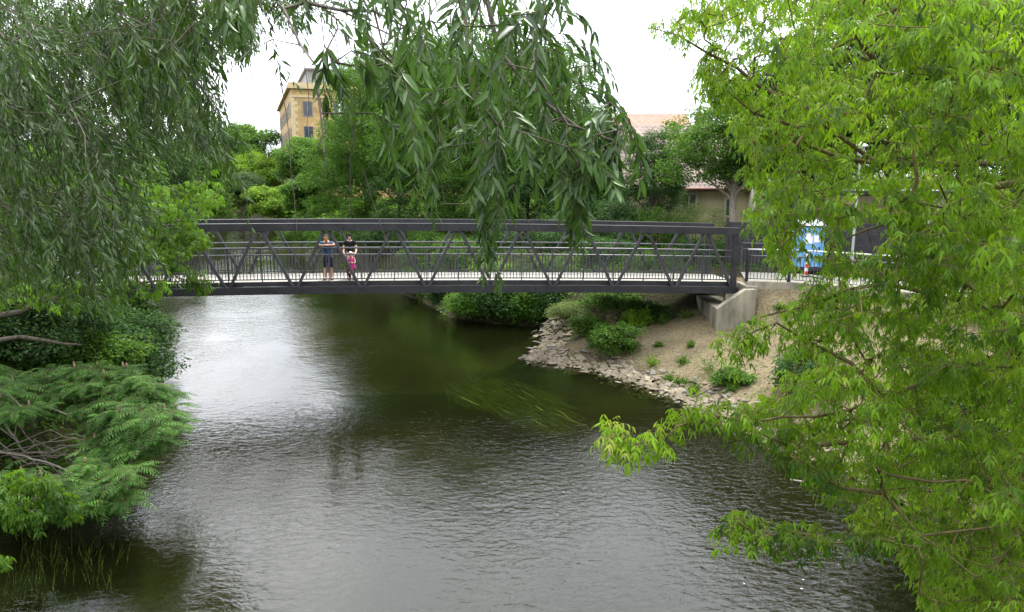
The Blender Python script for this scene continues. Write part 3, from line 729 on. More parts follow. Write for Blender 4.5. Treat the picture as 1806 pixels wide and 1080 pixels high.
# ------------------------------------------------------------------ stones, gravel, driftwood
import bmesh
def hull(name, mat, sc, n=16, seed=0):
    r = np.random.default_rng(seed); b = bmesh.new()
    for p in r.uniform(-1, 1, (n, 3)):
        p = p/max(1, np.linalg.norm(p)**.5); b.verts.new(p*np.array(sc))
    res = bmesh.ops.convex_hull(b, input=b.verts)
    bmesh.ops.delete(b, geom=[v for v in b.verts if not v.link_faces], context='VERTS')
    bmesh.ops.bevel(b, geom=b.edges[:], offset=.018, segments=1, affect='EDGES')
    me = bpy.data.meshes.new(name); b.to_mesh(me); b.free(); me.polygons.foreach_set('use_smooth', np.zeros(len(me.polygons), bool)); me.materials.append(mat); return me
rng = np.random.default_rng(21)
rocks = [hull('stone', M['rock'] if k % 4 else M['rock_grey'], (.55, .38, .16+.05*(k % 3)), 14+k % 5, k) for k in range(12)]
def poly_points(poly, n):
    poly = np.array(poly); sg = np.diff(poly, axis=0); ln = np.linalg.norm(sg, axis=1); cum = np.concatenate([[0], np.cumsum(ln)])
    t = rng.uniform(0, cum[-1], n); i = np.clip(np.searchsorted(cum, t)-1, 0, len(ln)-1); u = (t-cum[i])/ln[i]
    p = poly[i]+sg[i]*u[:, None]; nn = np.stack([-sg[i][:, 1], sg[i][:, 0]], 1)/ln[i][:, None]; return p, nn
shore = [(9.0, 15.5), (8.2, 18), (6.6, 20.4), (5.54, 23.4), (4.03, 25.8), (2.95, 27.2), (1.6, 27.9), (.45, 28.7), (1.0, 30), (1.5, 32.5), (1.2, 34.5)]
pp, nn = poly_points(shore, 1100)
dd = rng.uniform(-.3, 1, 1100)**1.0*1.35; pp = pp-nn*dd[:, None]
cnt = 0; placed = []
for k, (x, y) in enumerate(pp):
    s = rng.uniform(.17, .46)*(1.15 if y > 24 else 1)
    if cnt >= 295: break
    if any((x-a)**2+(y-b)**2 < (.24*(s+c))**2 for a, b, c in placed): continue
    if dd[k] > 1.0 and rng.uniform() < .5: continue
    placed.append((x, y, s)); cnt += 1
    o = bpy.data.objects.new('stone', rocks[int(rng.integers(12))]); C.objects.link(o)
    o.location = (x, y, max(hz(x, y), -.06)+.05*s+.01); o.scale = (s, s*rng.uniform(.75, 1.1), s*rng.uniform(.7, 1.1)); o.rotation_euler = (rng.normal(0, .22), rng.normal(0, .22), rng.uniform(0, 6.28))
    tag(o, 'angular tan stone in the stone edging where the sandy bank meets the river', 'stone', 'stones edging the sandy bank')
gr_proto = [np.array([v.co for v in hull('g', M['rock'], (.5, .4, .3), 10, 50+k).vertices]) for k in range(1)]
q = MB()
def pebble(x, y, s, zofs=0):
    z = hz(x, y)+s*.15+zofs; vs = []
    for a in range(5): t = a*1.2566+rng.uniform(-.3, .3); vs.append((x+math.cos(t)*s*rng.uniform(.4, .6), y+math.sin(t)*s*rng.uniform(.35, .55), z))
    vs.append((x+rng.normal(0, .1*s), y, z+s*.35)); vs.append((x, y, z-s*.3)); q.add(vs, [(a, (a+1) % 5, 5) for a in range(5)]+[((a+1) % 5, a, 6) for a in range(5)])
pp, nn = poly_points(shore, 3400)
for (x, y), n_ in zip(pp, nn):
    d = rng.uniform(-.3, 1)*1.5*rng.uniform(.2, 1); pebble(x-n_[0]*d, y-n_[1]*d, rng.uniform(.05, .30)*rng.uniform(.5, 1))
for k in range(1500):
    x, y = rng.uniform(3, 14), rng.uniform(17, 30)
    if not inpoly(np.array([x]), np.array([y]), RIV)[0]: pebble(x, y, rng.uniform(.03, .1))
tag(q.build('gravel', M['rock']), 'small loose stones scattered over the sandy bank', 'gravel', kind='stuff')
# far side mud lumps under the bridge, a pale log in the shallows
def stick(name, label, cat, pts, r, mat='bark_pale'):
    o = MB().tube(pts, r, 7).build(name, M[mat], smooth=True); tag(o, label, cat); return o
a = G(1380, 796, .12); b_ = G(1445, 806, .25)
stick('driftwood', 'pale bare driftwood branch sticking out from the stones into the water', 'driftwood', [G(1355, 792, .05), G(1400, 800, .14), G(1450, 797, .3), G(1500, 790, .5)], [.015, .03, .04, .04])
stick('driftwood', 'short dark driftwood stick lying on the stones of the bank', 'driftwood', [G(1225, 700, .35), G(1245, 690, .5), G(1256, 682, .55)], [.02, .03, .02], 'bark')
stick('driftwood', 'thin pale stick afloat on the dark water near the overhanging boughs', 'driftwood', [G(1393, 846, .02), G(1410, 849, .06), G(1436, 853, .1)], [.015, .025, .02])
# ------------------------------------------------------------------ people
def skinned(name, verts, edges, mat, parent, sub=1, root=0):
    me = bpy.data.meshes.new(name); me.from_pydata([v[:3] for v in verts], edges, []); me.update()
    o = bpy.data.objects.new(name, me); link(o, parent); me.materials.append(mat)
    md = o.modifiers.new('skin', 'SKIN'); md.use_smooth_shade = True
    ly = me.skin_vertices[0].data if me.skin_vertices else None
    if ly is None:
        b = bmesh.new(); b.from_mesh(me); b.verts.layers.skin.verify(); b.to_mesh(me); b.free(); ly = me.skin_vertices[0].data
    for i, v in enumerate(verts):
        r = v[3] if hasattr(v[3], '__len__') else (v[3], v[3]); ly[i].radius = r; ly[i].use_root = (i == root)
    s = o.modifiers.new('sub', 'SUBSURF'); s.levels = sub; s.render_levels = sub
    return o
class Sk:
    def __init__(s): s.v = []; s.e = []
    def n(s, p, r, par=None):
        s.v.append((float(p[0]), float(p[1]), float(p[2]), r)); i = len(s.v)-1
        if par is not None: s.e.append((par, i))
        return i
    def chain(s, par, pts):
        for p, r in pts: par = s.n(p, r, par)
        return par
def hand(sk, w, d, par, side, k=1.0):
    """palm and five curled fingers from wrist w along d; side = unit vector across the palm towards the thumb"""
    w = np.array(w, float); d = nrm(np.array(d, float)); s = nrm(np.array(side, float)); dn = nrm(np.cross(d, s)); dn = dn*(-1 if dn[2] > 0 else 1)
    pm = sk.n(w+d*.045*k, (.03*k, .018*k), par)
    for j, (o, ln) in enumerate(((.027, .07), (.009, .078), (-.009, .072), (-.026, .056))):
        b = w+d*.085*k+s*o*k
        sk.chain(pm, [(b, .0095*k), (b+d*ln*.45*k+dn*.008*k, .0085*k), (b+d*ln*.8*k+dn*.03*k, .0075*k)])
    b = w+d*.03*k+s*.03*k; sk.chain(pm, [(b, .011*k), (b+(d*.5+s*.7)*.035*k, .0095*k), (b+(d*.9+s*.5)*.06*k+dn*.01*k, .008*k)])
M['skin'] = solid('skin', (.50, .27, .18), .55, .35, var=.06, nscale=20)
M['skin_pale'] = solid('skin_pale', (.62, .40, .30), .55, .35, var=.05, nscale=20)
M['shirt_blue'] = solid('blue_shirt', (.05, .10, .20), .9, .1, var=.2, nscale=9)
M['shorts'] = solid('dark_blue_check_shorts', (.03, .035, .07), .9, .1, var=.5, nscale=22)
M['shirt_black'] = solid('black_tshirt', (.012, .011, .013), .85, .15, var=.2)
M['trouser'] = solid('black_trousers', (.014, .013, .016), .9, .1, var=.2)
M['pink'] = solid('pink_dress', (.55, .05, .22), .9, .1, var=.35, nscale=18)
M['hair'] = solid('dark_hair', (.012, .007, .006), .7, .15, var=.3, nscale=30)
M['hair_grey'] = solid('short_grey_hair', (.12, .10, .085), .7, .2, var=.2, nscale=40)
M['hat'] = solid('pale_sun_hat', (.6, .56, .5), .9, .1, var=.08)
M['eye'] = solid('eye', (.02, .015, .012), .2, .5)
M['shoe'] = solid('dark_sandals', (.05, .035, .03), .7, .2)
def head(sk, neck, c, k=1.0, jaw=1.0):
    """head skeleton rising from node neck with nose, chin and ears; faces -y"""
    c = np.array(c, float)
    a = sk.n(c+np.array([0, -.01, -.055])*k, (.058*k*jaw, .068*k), neck)
    b = sk.n(c+np.array([0, .0, .01])*k, (.074*k, .088*k), a); t = sk.n(c+np.array([0, .008, .065])*k, (.066*k, .078*k), b)
    sk.n(c+np.array([0, .012, .1])*k, (.035*k, .042*k), t)
    sk.chain(b, [(c+np.array([0, -.088, -.005])*k, .014*k), (c+np.array([0, -.112, -.02])*k, .012*k)])
    sk.n(c+np.array([0, -.085, -.085])*k, (.022*k, .02*k), a)
    for s in (-1, 1): sk.n(c+np.array([s*.088, .01, -.005])*k, .014*k, b)
def face(parent, c, k=1.0, lips='red'):
    for s in (-1, 1):
        q = MB(); q.lathe((c[0]+s*.03*k, c[1]-.086*k, c[2]+.012*k-.008), [(.001, 0), (.009*k, .004), (.009*k, .012), (.001, .016)], 8); q.build('eye', M['eye'], parent)
        q = MB(); q.tube([(c[0]+s*.014*k, c[1]-.093*k, c[2]+.036*k), (c[0]+s*.034*k, c[1]-.092*k, c[2]+.041*k), (c[0]+s*.05*k, c[1]-.08*k, c[2]+.035*k)], .005*k, 5); q.build('eyebrow', M['hair'], parent)
    q = MB(); q.tube([(c[0]-.024*k, c[1]-.09*k, c[2]-.055*k), (c[0], c[1]-.1*k, c[2]-.058*k), (c[0]+.024*k, c[1]-.09*k, c[2]-.055*k)], .006*k, 6); q.build('mouth', M['lips'], parent)
M['lips'] = solid('lips', (.4, .12, .1), .5, .3)
def cap(parent, c, k, name, mat, low=-.2, back=-.9, grow_=1.0, fringe=.05):
    """hair or hat shell round the head, open at the face"""
    vs = []; fs = []; nu, nv = 18, 9
    for j in range(nv+1):
        for i in range(nu):
            a = 2*math.pi*i/nu; fr = -math.sin(a)          # 1 at the face side
            lowz = back+(low-back)*(.5+.5*fr) if fr > -.2 else back
            if fr > .35: lowz = max(lowz, fringe*8)
            th = j/nv; ph = math.pi/2-(math.pi/2-math.asin(max(-.95, min(.95, lowz))))*th
            r = 1.0+.03*math.sin(i*5+j*3)
            vs.append((c[0]+.087*k*grow_*math.cos(ph)*math.cos(a)*r, c[1]+.006*k+.103*k*grow_*math.cos(ph)*math.sin(a)*r, c[2]+.02*k+.118*k*grow_*math.sin(ph)))
    for j in range(nv):
        for i in range(nu): fs.append((j*nu+i, (j+1)*nu+i, (j+1)*nu+(i+1) % nu, j*nu+(i+1) % nu))
    q = MB(); q.add(vs, fs); o = q.build(name, mat, parent, True)
    s = o.modifiers.new('thick', 'SOLIDIFY'); s.thickness = .008*k; return o
def at_bridge(px, o):
    # place on the deck so that the figure stands at picture column px
    best = min(np.linspace(0, LEN, 600), key=lambda s: abs(proj(BP(s, o, DK+.8))[0][0]-px)); return BP(best, o, DK)
def legs(sk, hip, kx, feet_y, sc=1.0, r=(.085, .055, .036)):
    out = []
    for s in (-1, 1):
        h = sk.n((s*kx*1.0, 0, .88*sc), (r[0], r[0]), hip)
        an = sk.chain(h, [((s*kx*1.05, -.01, .68*sc), r[0]*.85), ((s*kx*1.1, -.02, .48*sc), r[1]), ((s*kx*1.12, .0, .3*sc), r[1]*.95), ((s*kx*1.15, .01, .1*sc), r[2])])
        ft = sk.chain(an, [((s*kx*1.2, -.03, .045*sc), .036*sc), ((s*kx*1.3, -.14*sc, .03*sc), (.04*sc, .024*sc))]); out.append(ft)
# man
def man():
    p = at_bridge(578, .62)
    t = thing('person', 'man in blue shirt and dark shorts leaning folded arms on the bridge railing', 'person', p)
    t.rotation_euler.z = math.atan2(-U[1], -U[0])
    sk = Sk(); hip = sk.n((0, 0, .92), (.16, .13)); legs(sk, hip, .105, 0, 1, (.09, .06, .04))
    be = sk.n((0, -.03, 1.06), (.175, .15), hip); ch = sk.n((0, -.10, 1.25), (.17, .13), be); nk0 = sk.n((0, -.17, 1.40), (.11, .09), ch); nk = sk.n((0, -.20, 1.475), .058, nk0)
    head(sk, nk, (0, -.24, 1.585), 1.02, 1.08)
    for s, yy, zz in ((-1, -.44, 1.345), (1, -.40, 1.35)):
        sh = sk.n((s*.2, -.15, 1.38), .068, nk0)
        el = sk.chain(sh, [((s*.27, -.25, 1.36), .055), ((s*.31, -.38, 1.345), .046)])
        wr_ = sk.chain(el, [((s*.16, yy, zz), .04), ((s*.03, yy-.01, zz+.005), .03)])
        hand(sk, (s*.03, yy-.01, zz+.005), (-s, -.05, -.02), wr_, (0, -1, .1))
    skinned('body', sk.v, sk.e, M['skin'], t)
    sk = Sk(); a = sk.n((0, 0, .80), (.2, .165)); b = sk.n((0, -.03, 1.06), (.205, .18), a); c = sk.n((0, -.10, 1.25), (.195, .155), b); d = sk.n((0, -.165, 1.395), (.125, .105), c)
    for s in (-1, 1): sk.chain(d, [((s*.2, -.15, 1.385), .083), ((s*.28, -.27, 1.365), .075)])
    skinned('shirt', sk.v, sk.e, M['shirt_blue'], t)
    sk = Sk(); a0 = sk.n((0, 0, .97), (.17, .135)); a = sk.n((0, .0, .84), (.18, .14), a0)
    for s in (-1, 1): sk.chain(a, [((s*.105, 0, .78), .112), ((s*.115, -.01, .6), .105), ((s*.12, -.02, .44), .1)])
    skinned('shorts', sk.v, sk.e, M['shorts'], t)
    cap(t, (0, -.24, 1.585), 1.03, 'hair', M['hair_grey'], .3, -.15, 1.0, .09); face(t, (0, -.24, 1.585), 1.02)
    q = MB()
    for s in (-1, 1): MB().box((s*.135, -.06, .02), (.1, .27, .04), bev=.015).build('sandal', M['shoe'], t)
    return t
def fixparent(t):
    # these children were built in the figure's own frame: put back the offset that make() took off
    for o in t.children:
        if o.name.split('.')[0] in ('hair', 'eye', 'eyebrow', 'mouth', 'sandal', 'shoe', 'sun_hat', 'dress'):
            o.data.transform(Matrix.Translation(t.location))
fixparent(man())
def woman():
    p = at_bridge(619, .78)
    t = thing('person', 'dark haired woman in black t-shirt standing behind a small child on the bridge', 'person', p)
    t.rotation_euler.z = math.atan2(-U[1], -U[0])
    sk = Sk(); hip = sk.n((0, 0, .93), (.14, .11)); legs(sk, hip, .09, 0, 1, (.08, .052, .034))
    be = sk.n((0, 0, 1.1), (.12, .095), hip); ch = sk.n((0, -.01, 1.28), (.15, .11), be); nk0 = sk.n((0, -.01, 1.42), (.09, .07), ch); nk = sk.n((0, -.03, 1.5), .046, nk0)
    head(sk, nk, (0, -.06, 1.61), .97, .95)
    for s in (-1, 1):
        sh = sk.n((s*.175, 0, 1.41), .055, nk0)
        el = sk.chain(sh, [((s*.215, 0, 1.28), .046), ((s*.235, -.02, 1.13), .04)])
        wr_ = sk.chain(el, [((s*.22, -.14, 1.02), .034), ((s*.17, -.27, .95), .025)])
        hand(sk, (s*.17, -.27, .95), (-s*.55, -.45, -.45), wr_, (-s*.2, .2, .9), .92)
    skinned('body', sk.v, sk.e, M['skin_pale'], t)
    sk = Sk(); a = sk.n((0, 0, .93), (.155, .125)); b = sk.n((0, 0, 1.1), (.14, .115), a); c = sk.n((0, -.01, 1.28), (.168, .128), b); d = sk.n((0, -.01, 1.41), (.105, .082), c)
    for s in (-1, 1): sk.chain(d, [((s*.175, 0, 1.41), .07), ((s*.21, 0, 1.27), .066)])
    skinned('shirt', sk.v, sk.e, M['shirt_black'], t)
    sk = Sk(); a = sk.n((0, .0, .9), (.15, .12))
    for s in (-1, 1): sk.chain(a, [((s*.09, 0, .8), .098), ((s*.1, -.02, .48), .075), ((s*.103, .01, .12), .062)])
    skinned('trousers', sk.v, sk.e, M['trouser'], t)
    cap(t, (0, -.06, 1.61), 1.0, 'hair', M['hair'], -.2, -.93, 1.16, .035); face(t, (0, -.06, 1.61), .97)
    for s in (-1, 1): MB().box((s*.115, -.06, .025), (.09, .25, .05), bev=.018).build('shoe', M['shoe'], t)
    return t
fixparent(woman())
def child():
    p = at_bridge(618.5, .46)
    t = thing('person', 'small child in pink dress and pale hat held in front of the woman', 'person', p)
    t.rotation_euler.z = math.atan2(-U[1], -U[0]); k = .62
    sk = Sk(); hip = sk.n((0, 0, .93*k), (.1, .085)); legs(sk, hip, .06, 0, k, (.055, .04, .028))
    be = sk.n((0, 0, .68), (.095, .08), hip); ch = sk.n((0, 0, .78), (.1, .08), be); nk0 = sk.n((0, 0, .85), (.06, .05), ch); nk = sk.n((0, -.01, .885), .034, nk0)
    head(sk, nk, (0, -.02, .965), .82)
    for s in (-1, 1):
        sh = sk.n((s*.11, 0, .84), .036, nk0); el = sk.chain(sh, [((s*.15, -.01, .74), .03), ((s*.15, -.06, .66), .026)]); w_ = sk.chain(el, [((s*.09, -.13, .66), .022), ((s*.06, -.16, .67), .017)])
        hand(sk, (s*.06, -.16, .67), (-s*.6, -.6, .1), w_, (0, 0, 1), .6)
    skinned('body', sk.v, sk.e, M['skin_pale'], t)
    MB().lathe((0, 0, 0), [(.175, .42), (.18, .44), (.15, .58), (.118, .7), (.118, .8), (.07, .865), (.05, .87)], 14).build('dress', M['pink'], t, True)
    sk = Sk(); a = sk.n((0, .0, .55), (.09, .08))
    for s in (-1, 1): sk.chain(a, [((s*.06, 0, .46), .058), ((s*.064, -.01, .28), .046), ((s*.068, .01, .07), .038)])
    skinned('leggings', sk.v, sk.e, M['trouser'], t)
    cap(t, (0, -.02, .965), .84, 'sun_hat', M['hat'], .25, -.05, 1.12, .06); face(t, (0, -.02, .965), .82)
    for s in (-1, 1): MB().box((s*.075, -.04, .02), (.07, .17, .04), bev=.012).build('shoe', M['shoe'], t)
    return t
fixparent(child())
# ------------------------------------------------------------------ background trees and shrubs
def at_px(px, Yd, zb_=None):
    x = float(P(px, 400, Yd)[0]); return (x, Yd, hz(x, Yd)-.05 if zb_ is None else zb_)
def hto(px, Yd, py): return float(P(px, py, Yd)[2])
def T(name, label, cat, px, Yd, top, wpx, mat, seed, **k):
    k['n'] = int(k['n']*1.25); b_ = at_px(px, Yd); w = wpx*1.2/F*Yd; h = hto(px, Yd, top)-b_[2]
    return tree(name, label, cat, b_, h, w, mat, seed, **k)
GB = 'trees and shrubs on the far banks'
T('tree', 'tall tree at the river bend left of the distant dark one', 'tree', 345, 108, 228, 120, 'maple', 35, n=330, per=54, leaf=.36, trunk_h=.05, group=GB)
T('tree', 'dense tree on the left bank well beyond the bridge end', 'tree', 280, 84, 215, 130, 'dark', 36, n=330, per=54, leaf=.3, trunk_h=.05, group=GB)
T('tree', 'distant round green tree beside the yellow building, far end of the river', 'tree', 440, 150, 212, 110, 'maple', 1, n=320, per=50, leaf=.45, group=GB)
T('tree', 'distant dark tree left of the round one at the river bend', 'tree', 375, 135, 225, 110, 'dark', 2, n=300, per=50, leaf=.45, group=GB)
T('willow_shrub', 'large round grey green willow shrub at the far water edge', 'shrub', 430, 121, 300, 100, 'grey', 3, n=320, per=70, leaf=.34, trunk_h=.04, lobes=5, aspect=.3, depth=8, group=GB)
T('tree', 'light green feathery tree behind the round grey green shrub', 'tree', 455, 131, 262, 95, 'lime', 4, n=300, per=50, leaf=.4, trunk_h=.1, aspect=.4, group=GB)
T('shrub', 'bright yellow green shrub right of the round grey green shrub', 'shrub', 492, 104, 325, 84, 'lime', 5, n=260, per=60, leaf=.28, trunk_h=.03, lobes=5, group=GB)
T('shrub', 'mid green bush under the yellow building at the water edge', 'shrub', 548, 88, 300, 90, 'maple', 6, n=300, per=56, leaf=.26, trunk_h=.03, lobes=6, group=GB)
T('tree', 'green tree in front of the lower left corner of the yellow building', 'tree', 550, 98, 232, 110, 'maple', 7, n=340, per=50, leaf=.3, group=GB)
T('tree', 'tree rising against the right side of the yellow building', 'tree', 645, 75, 150, 120, 'maple', 8, n=420, per=50, leaf=.24, trunk_h=.15, group=GB, vbias=.1)
T('tree', 'tall leafy maple at the river bank just right of the yellow building', 'tree', 705, 62, 60, 210, 'maple', 9, n=850, per=56, leaf=.2, trunk_h=.08, lobes=11, group=GB)
T('tree', 'broad maple behind the middle of the footbridge', 'tree', 800, 56, 20, 240, 'maple', 10, n=900, per=56, leaf=.19, trunk_h=.08, lobes=11, group=GB)
T('tree', 'darker broad tree behind the bridge, under the willow tips', 'tree', 930, 54, 50, 220, 'maple', 11, n=850, per=56, leaf=.19, trunk_h=.08, lobes=11, group=GB, vbias=.15)
T('tree', 'tall back row tree between the two big maples', 'tree', 760, 70, 60, 260, 'dark', 33, n=700, per=54, leaf=.24, trunk_h=.05, lobes=12, group=GB, vbias=.2)
T('tree', 'tall back row tree behind the darker broad tree', 'tree', 890, 68, 70, 260, 'maple', 34, n=700, per=54, leaf=.24, trunk_h=.05, lobes=12, group=GB)
T('tree', 'mid green tree left of the red tiled roof', 'tree', 1045, 52, 180, 160, 'dark', 12, n=600, per=52, leaf=.18, trunk_h=.08, lobes=8, group=GB, vbias=-.1)
T('tree', 'slender dark tree in front of the pinkish roof', 'tree', 1150, 43, 212, 125, 'dark', 13, n=420, per=50, leaf=.14, trunk_h=.22, lobes=6, group=GB, vbias=.1, aspect=.4)
T('tree', 'grey barked forked tree in front of the cream house', 'tree', 1292, 38.5, 150, 200, 'maple', 14, bark='bark_pale', n=520, per=54, leaf=.14, trunk_h=.36, trunk_r=.2, lobes=9, group=GB, fullness=.7, lean=(-.3, 0))
T('tree', 'dark tree right of the forked tree, over the white outbuilding', 'tree', 1400, 37, 70, 220, 'dark', 15, n=620, per=50, leaf=.17, trunk_h=.3, lobes=8, group=GB)
T('tree', 'tall dark tree behind the right end of the fence', 'tree', 1560, 37, -60, 330, 'dark', 16, n=800, per=52, leaf=.2, trunk_h=.25, lobes=10, group=GB)
T('tree', 'tall green tree at the far right behind the box elder', 'tree', 1780, 33, -90, 340, 'maple', 17, n=800, per=52, leaf=.19, trunk_h=.2, lobes=10, group=GB)
# bushes hanging over the water upstream of the bridge: (px, Y, top px, width px, mat)
SB = 'bushes along the bank upstream of the bridge'
for k, (px, Yd, top, w, mt, lab, vb, low) in enumerate([q+(0,) if len(q) == 7 else q for q in [
    (600, 56, 385, 130, 'maple', 'green waterside bush seen through the truss left of the man', .1),
    (680, 51, 392, 130, 'dark', 'dark green waterside bush seen through the truss behind the woman', .15),
    (760, 46, 395, 120, 'maple', 'leafy waterside bush behind the bridge, third from the man', 0, 1),
    (868, 36.9, 450, 115, 'lime', 'bright green bush overhanging the water just under the bridge', -.2, 1),
    (815, 42, 420, 110, 'maple', 'mid green waterside bush behind the bright green one', .1),
    (935, 36.6, 465, 105, 'dark', 'dark green bush overhanging the water right of the bright one', .35, 1),
    (900, 43, 395, 130, 'dark', 'tall dark bush behind the overhanging bushes at the bridge', .2),
    (990, 36.6, 450, 90, 'maple', 'bush at the inner corner where the stones begin', .0, 1),
    (1000, 42, 380, 140, 'dark', 'dark ivy covered bush behind the railing near the stones', .25),
    (1075, 37.0, 420, 110, 'dark', 'low green bush on the slope above the stones, behind the railing', .35),
    (1090, 41, 345, 130, 'dark', 'ivy clad dark bush below the slender tree', .1),
    (1160, 39.5, 362, 120, 'maple', 'bush with reddish twigs left of the pale scrub', -.1),
    (1165, 35.6, 440, 120, 'maple', 'low bush behind the railing near the abutment', -.05),
    (1245, 35.8, 420, 95, 'dark', 'dark bush behind the last truss panel', .2),
    (1228, 40.5, 343, 120, 'scrub', 'pale yellowish scrub in front of the cream house wall', .1),
    (1290, 38, 385, 90, 'scrub', 'small pale scrub at the foot of the forked tree', .05),
    (1525, 37.5, 352, 120, 'scrub', 'pale scrub above the fence beside the lamp post', 0),
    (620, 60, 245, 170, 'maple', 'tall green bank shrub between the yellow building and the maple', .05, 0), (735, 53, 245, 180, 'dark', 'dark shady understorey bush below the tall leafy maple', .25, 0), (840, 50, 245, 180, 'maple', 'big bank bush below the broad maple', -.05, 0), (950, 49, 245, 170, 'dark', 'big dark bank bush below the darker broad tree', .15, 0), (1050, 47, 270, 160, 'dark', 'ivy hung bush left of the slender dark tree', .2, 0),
    (530, 72, 385, 110, 'maple', 'light green waterside bush at the river bend, seen through the truss', .15, 1), (745, 44.0, 470, 110, 'maple', 'low leafy bush dipping to the water left of the bright green one', .1, 1), (790, 40.5, 480, 90, 'dark', 'dark low bush dipping to the water beside the bright green one', .3, 1),
    (765, 44.2, 478, 90, 'dark', 'first low shrub skirt from the left where bushes meet the water', .2, 1), (828, 36.9, 500, 80, 'maple', 'round green shrub leaning over the water under the bridge', .15, 1), (884, 36.1, 492, 85, 'dark', 'dark shrub leaning over the water between two greener ones', .35, 1), (930, 35.7, 500, 70, 'maple', 'small shrub at the water edge near the stones', .1, 1), (975, 35.4, 488, 80, 'dark', 'dark shrub directly above the farthest stones', .3, 1)]]):
    b_ = at_px(px, Yd); b_ = (b_[0], b_[1], .05 if low else max(b_[2]-.5, .1)); ww = w/F*Yd; h = hto(px, Yd, top)-b_[2]
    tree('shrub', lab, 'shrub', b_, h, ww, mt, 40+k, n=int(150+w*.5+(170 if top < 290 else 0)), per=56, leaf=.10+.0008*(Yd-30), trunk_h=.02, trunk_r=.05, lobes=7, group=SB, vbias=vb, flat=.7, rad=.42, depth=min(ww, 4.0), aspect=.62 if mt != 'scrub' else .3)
# left bank behind the willow
LB = 'trees and bushes on the left bank'
def TL(name, lab, cat, x, y, h, w, mt, seed, **k): return tree(name, lab, cat, (x, y, hz(x, y)-.05), h, w, mt, seed, group=LB, **k)
TL('tree', 'tall dark leafy tree on the left bank beyond the bridge end', 'tree', -24, 36, 11.5, 9.5, 'dark', 61, n=420, per=52, leaf=.17, trunk_h=.1, lobes=11, vbias=.1)
TL('tree', 'tall green tree on the left bank near the bridge end', 'tree', -20.5, 22.5, 12.5, 9, 'lime', 62, n=420, per=52, leaf=.16, trunk_h=.12, lobes=11, vbias=-.1)  # lime leaves: backlight through the gaps is put into the leaf colour
TL('tree', 'broad dark tree on the left bank behind the sumac', 'tree', -18, 15.5, 11, 8, 'maple', 63, n=380, per=50, leaf=.14, trunk_h=.15, lobes=10)
TL('tree', 'tree on the left bank far behind the bridge end', 'tree', -33, 58, 12, 12, 'maple', 64, n=300, per=50, leaf=.24, trunk_h=.1, lobes=9)
for k, (x, y, h, w, mt, lab, vb) in enumerate([
    (-15.2, 27.0, 2.6, 4.6, 'maple', 'green waterside bush below the left end of the bridge', .05),
    (-13.2, 23.6, 2.8, 4.2, 'dark', 'dark waterside bush just behind the sumac', .25),
    (-12.6, 21.2, 2.0, 3.2, 'maple', 'low green bush between the sumac and the water', .15),
    (-16.2, 20.8, 3.4, 5.0, 'dark', 'dense dark bush behind the sumac, left', .1),
    (-13.6, 20.6, 3.0, 4.2, 'dark', 'dark bush with arching twigs directly above the sumac', .0),
    (-12.9, 22.8, 2.4, 3.4, 'dark', 'dark bush whose skirt touches the water behind the sumac', .1),
    (-17.5, 24.5, 4.2, 5.5, 'dark', 'tall dark bush under the left end of the bridge', .0),
    (-18.0, 31.0, 3.0, 4.6, 'dark', 'dark bush beyond the left end of the bridge', .1)]):
    TL('shrub', lab, 'shrub', x, y, h, w, mt, 70+k, n=300, per=60, leaf=.11, trunk_h=.02, trunk_r=.05, lobes=7, vbias=vb, rad=.45, flat=.7)
tree('shrub', 'dark bush added on the right bank as deep shade under the box elder', 'shrub', (9.6, 13.5, .6), 3.4, 5.0, 'dark', 90, n=420, per=56, leaf=.10, trunk_h=.02, trunk_r=.05, lobes=8, rad=.42, group='trees and bushes on the right bank', vbias=.1)  # dark leaved bush put in to stand for the green shade here
tree('tree', 'dark leafy tree on the right bank behind the box elder', 'tree', (14.5, 16.5, 2.8), 8.0, 6.5, 'maple', 91, n=560, per=54, leaf=.13, trunk_h=.12, lobes=10, group='trees and bushes on the right bank')
for k, (x, y, h, lab) in enumerate([(-12, -9, 15, 'unseen tall tree added on the left bank behind the viewpoint'), (13, -8, 15, 'unseen tall tree added on the right bank behind the viewpoint'), (-17, -1, 13, 'unseen broad tree added on the left bank beside the viewpoint'), (17, 2, 13, 'unseen broad tree added on the right bank beside the viewpoint'), (-12, -26, 16, 'unseen tall tree added downstream on the left bank'), (12, -24, 16, 'unseen tall tree added downstream on the right bank')]):  # unseen trees, added to cut the sky light from behind the camera
    tree('tree', lab, 'tree', (x, y, hz(x, y)), h, 13, 'dark', 300+k, n=420, per=34, leaf=.42, trunk_h=.1, lobes=9, group='unseen trees added downstream to block sky light')
# the far wood closing the view
rng = np.random.default_rng(99); ps = []
for k in range(70):
    a = rng.uniform(-1.25, 1.1); d = rng.uniform(190, 300); x, y = math.sin(a)*d, math.cos(a)*d; r = rng.uniform(5, 8); z = hz(x, y)
    c = shell([((x, y, z+r*.9), (r, r, r*1.0))], 60, .7); ps += clumps(c, 1.6, 24, .9, (x, y, z+r*.6))
w_ = leaves(ps, 'wood', M['dark'], None, 0); tag(w_, 'far wood of dark trees closing the horizon', 'wood', kind='stuff')
rng = np.random.default_rng(98); k = 26000
ux = rng.uniform(-1, 1, k); uy = rng.uniform(14, 75, k); ux = ux*uy*.75; hz_ = height(ux, uy); ok = ~inpoly(ux, uy, RIV)
side = seg_dist(ux, uy, SH_R) < seg_dist(ux, uy, SH_L); ok &= ~(side & (uy < 33.2+.5*wob(ux, uy, .9, 3))); ok &= seg_dist(ux, uy, PATH) > 1.9
ux, uy, hz_ = ux[ok], uy[ok], hz_[ok]
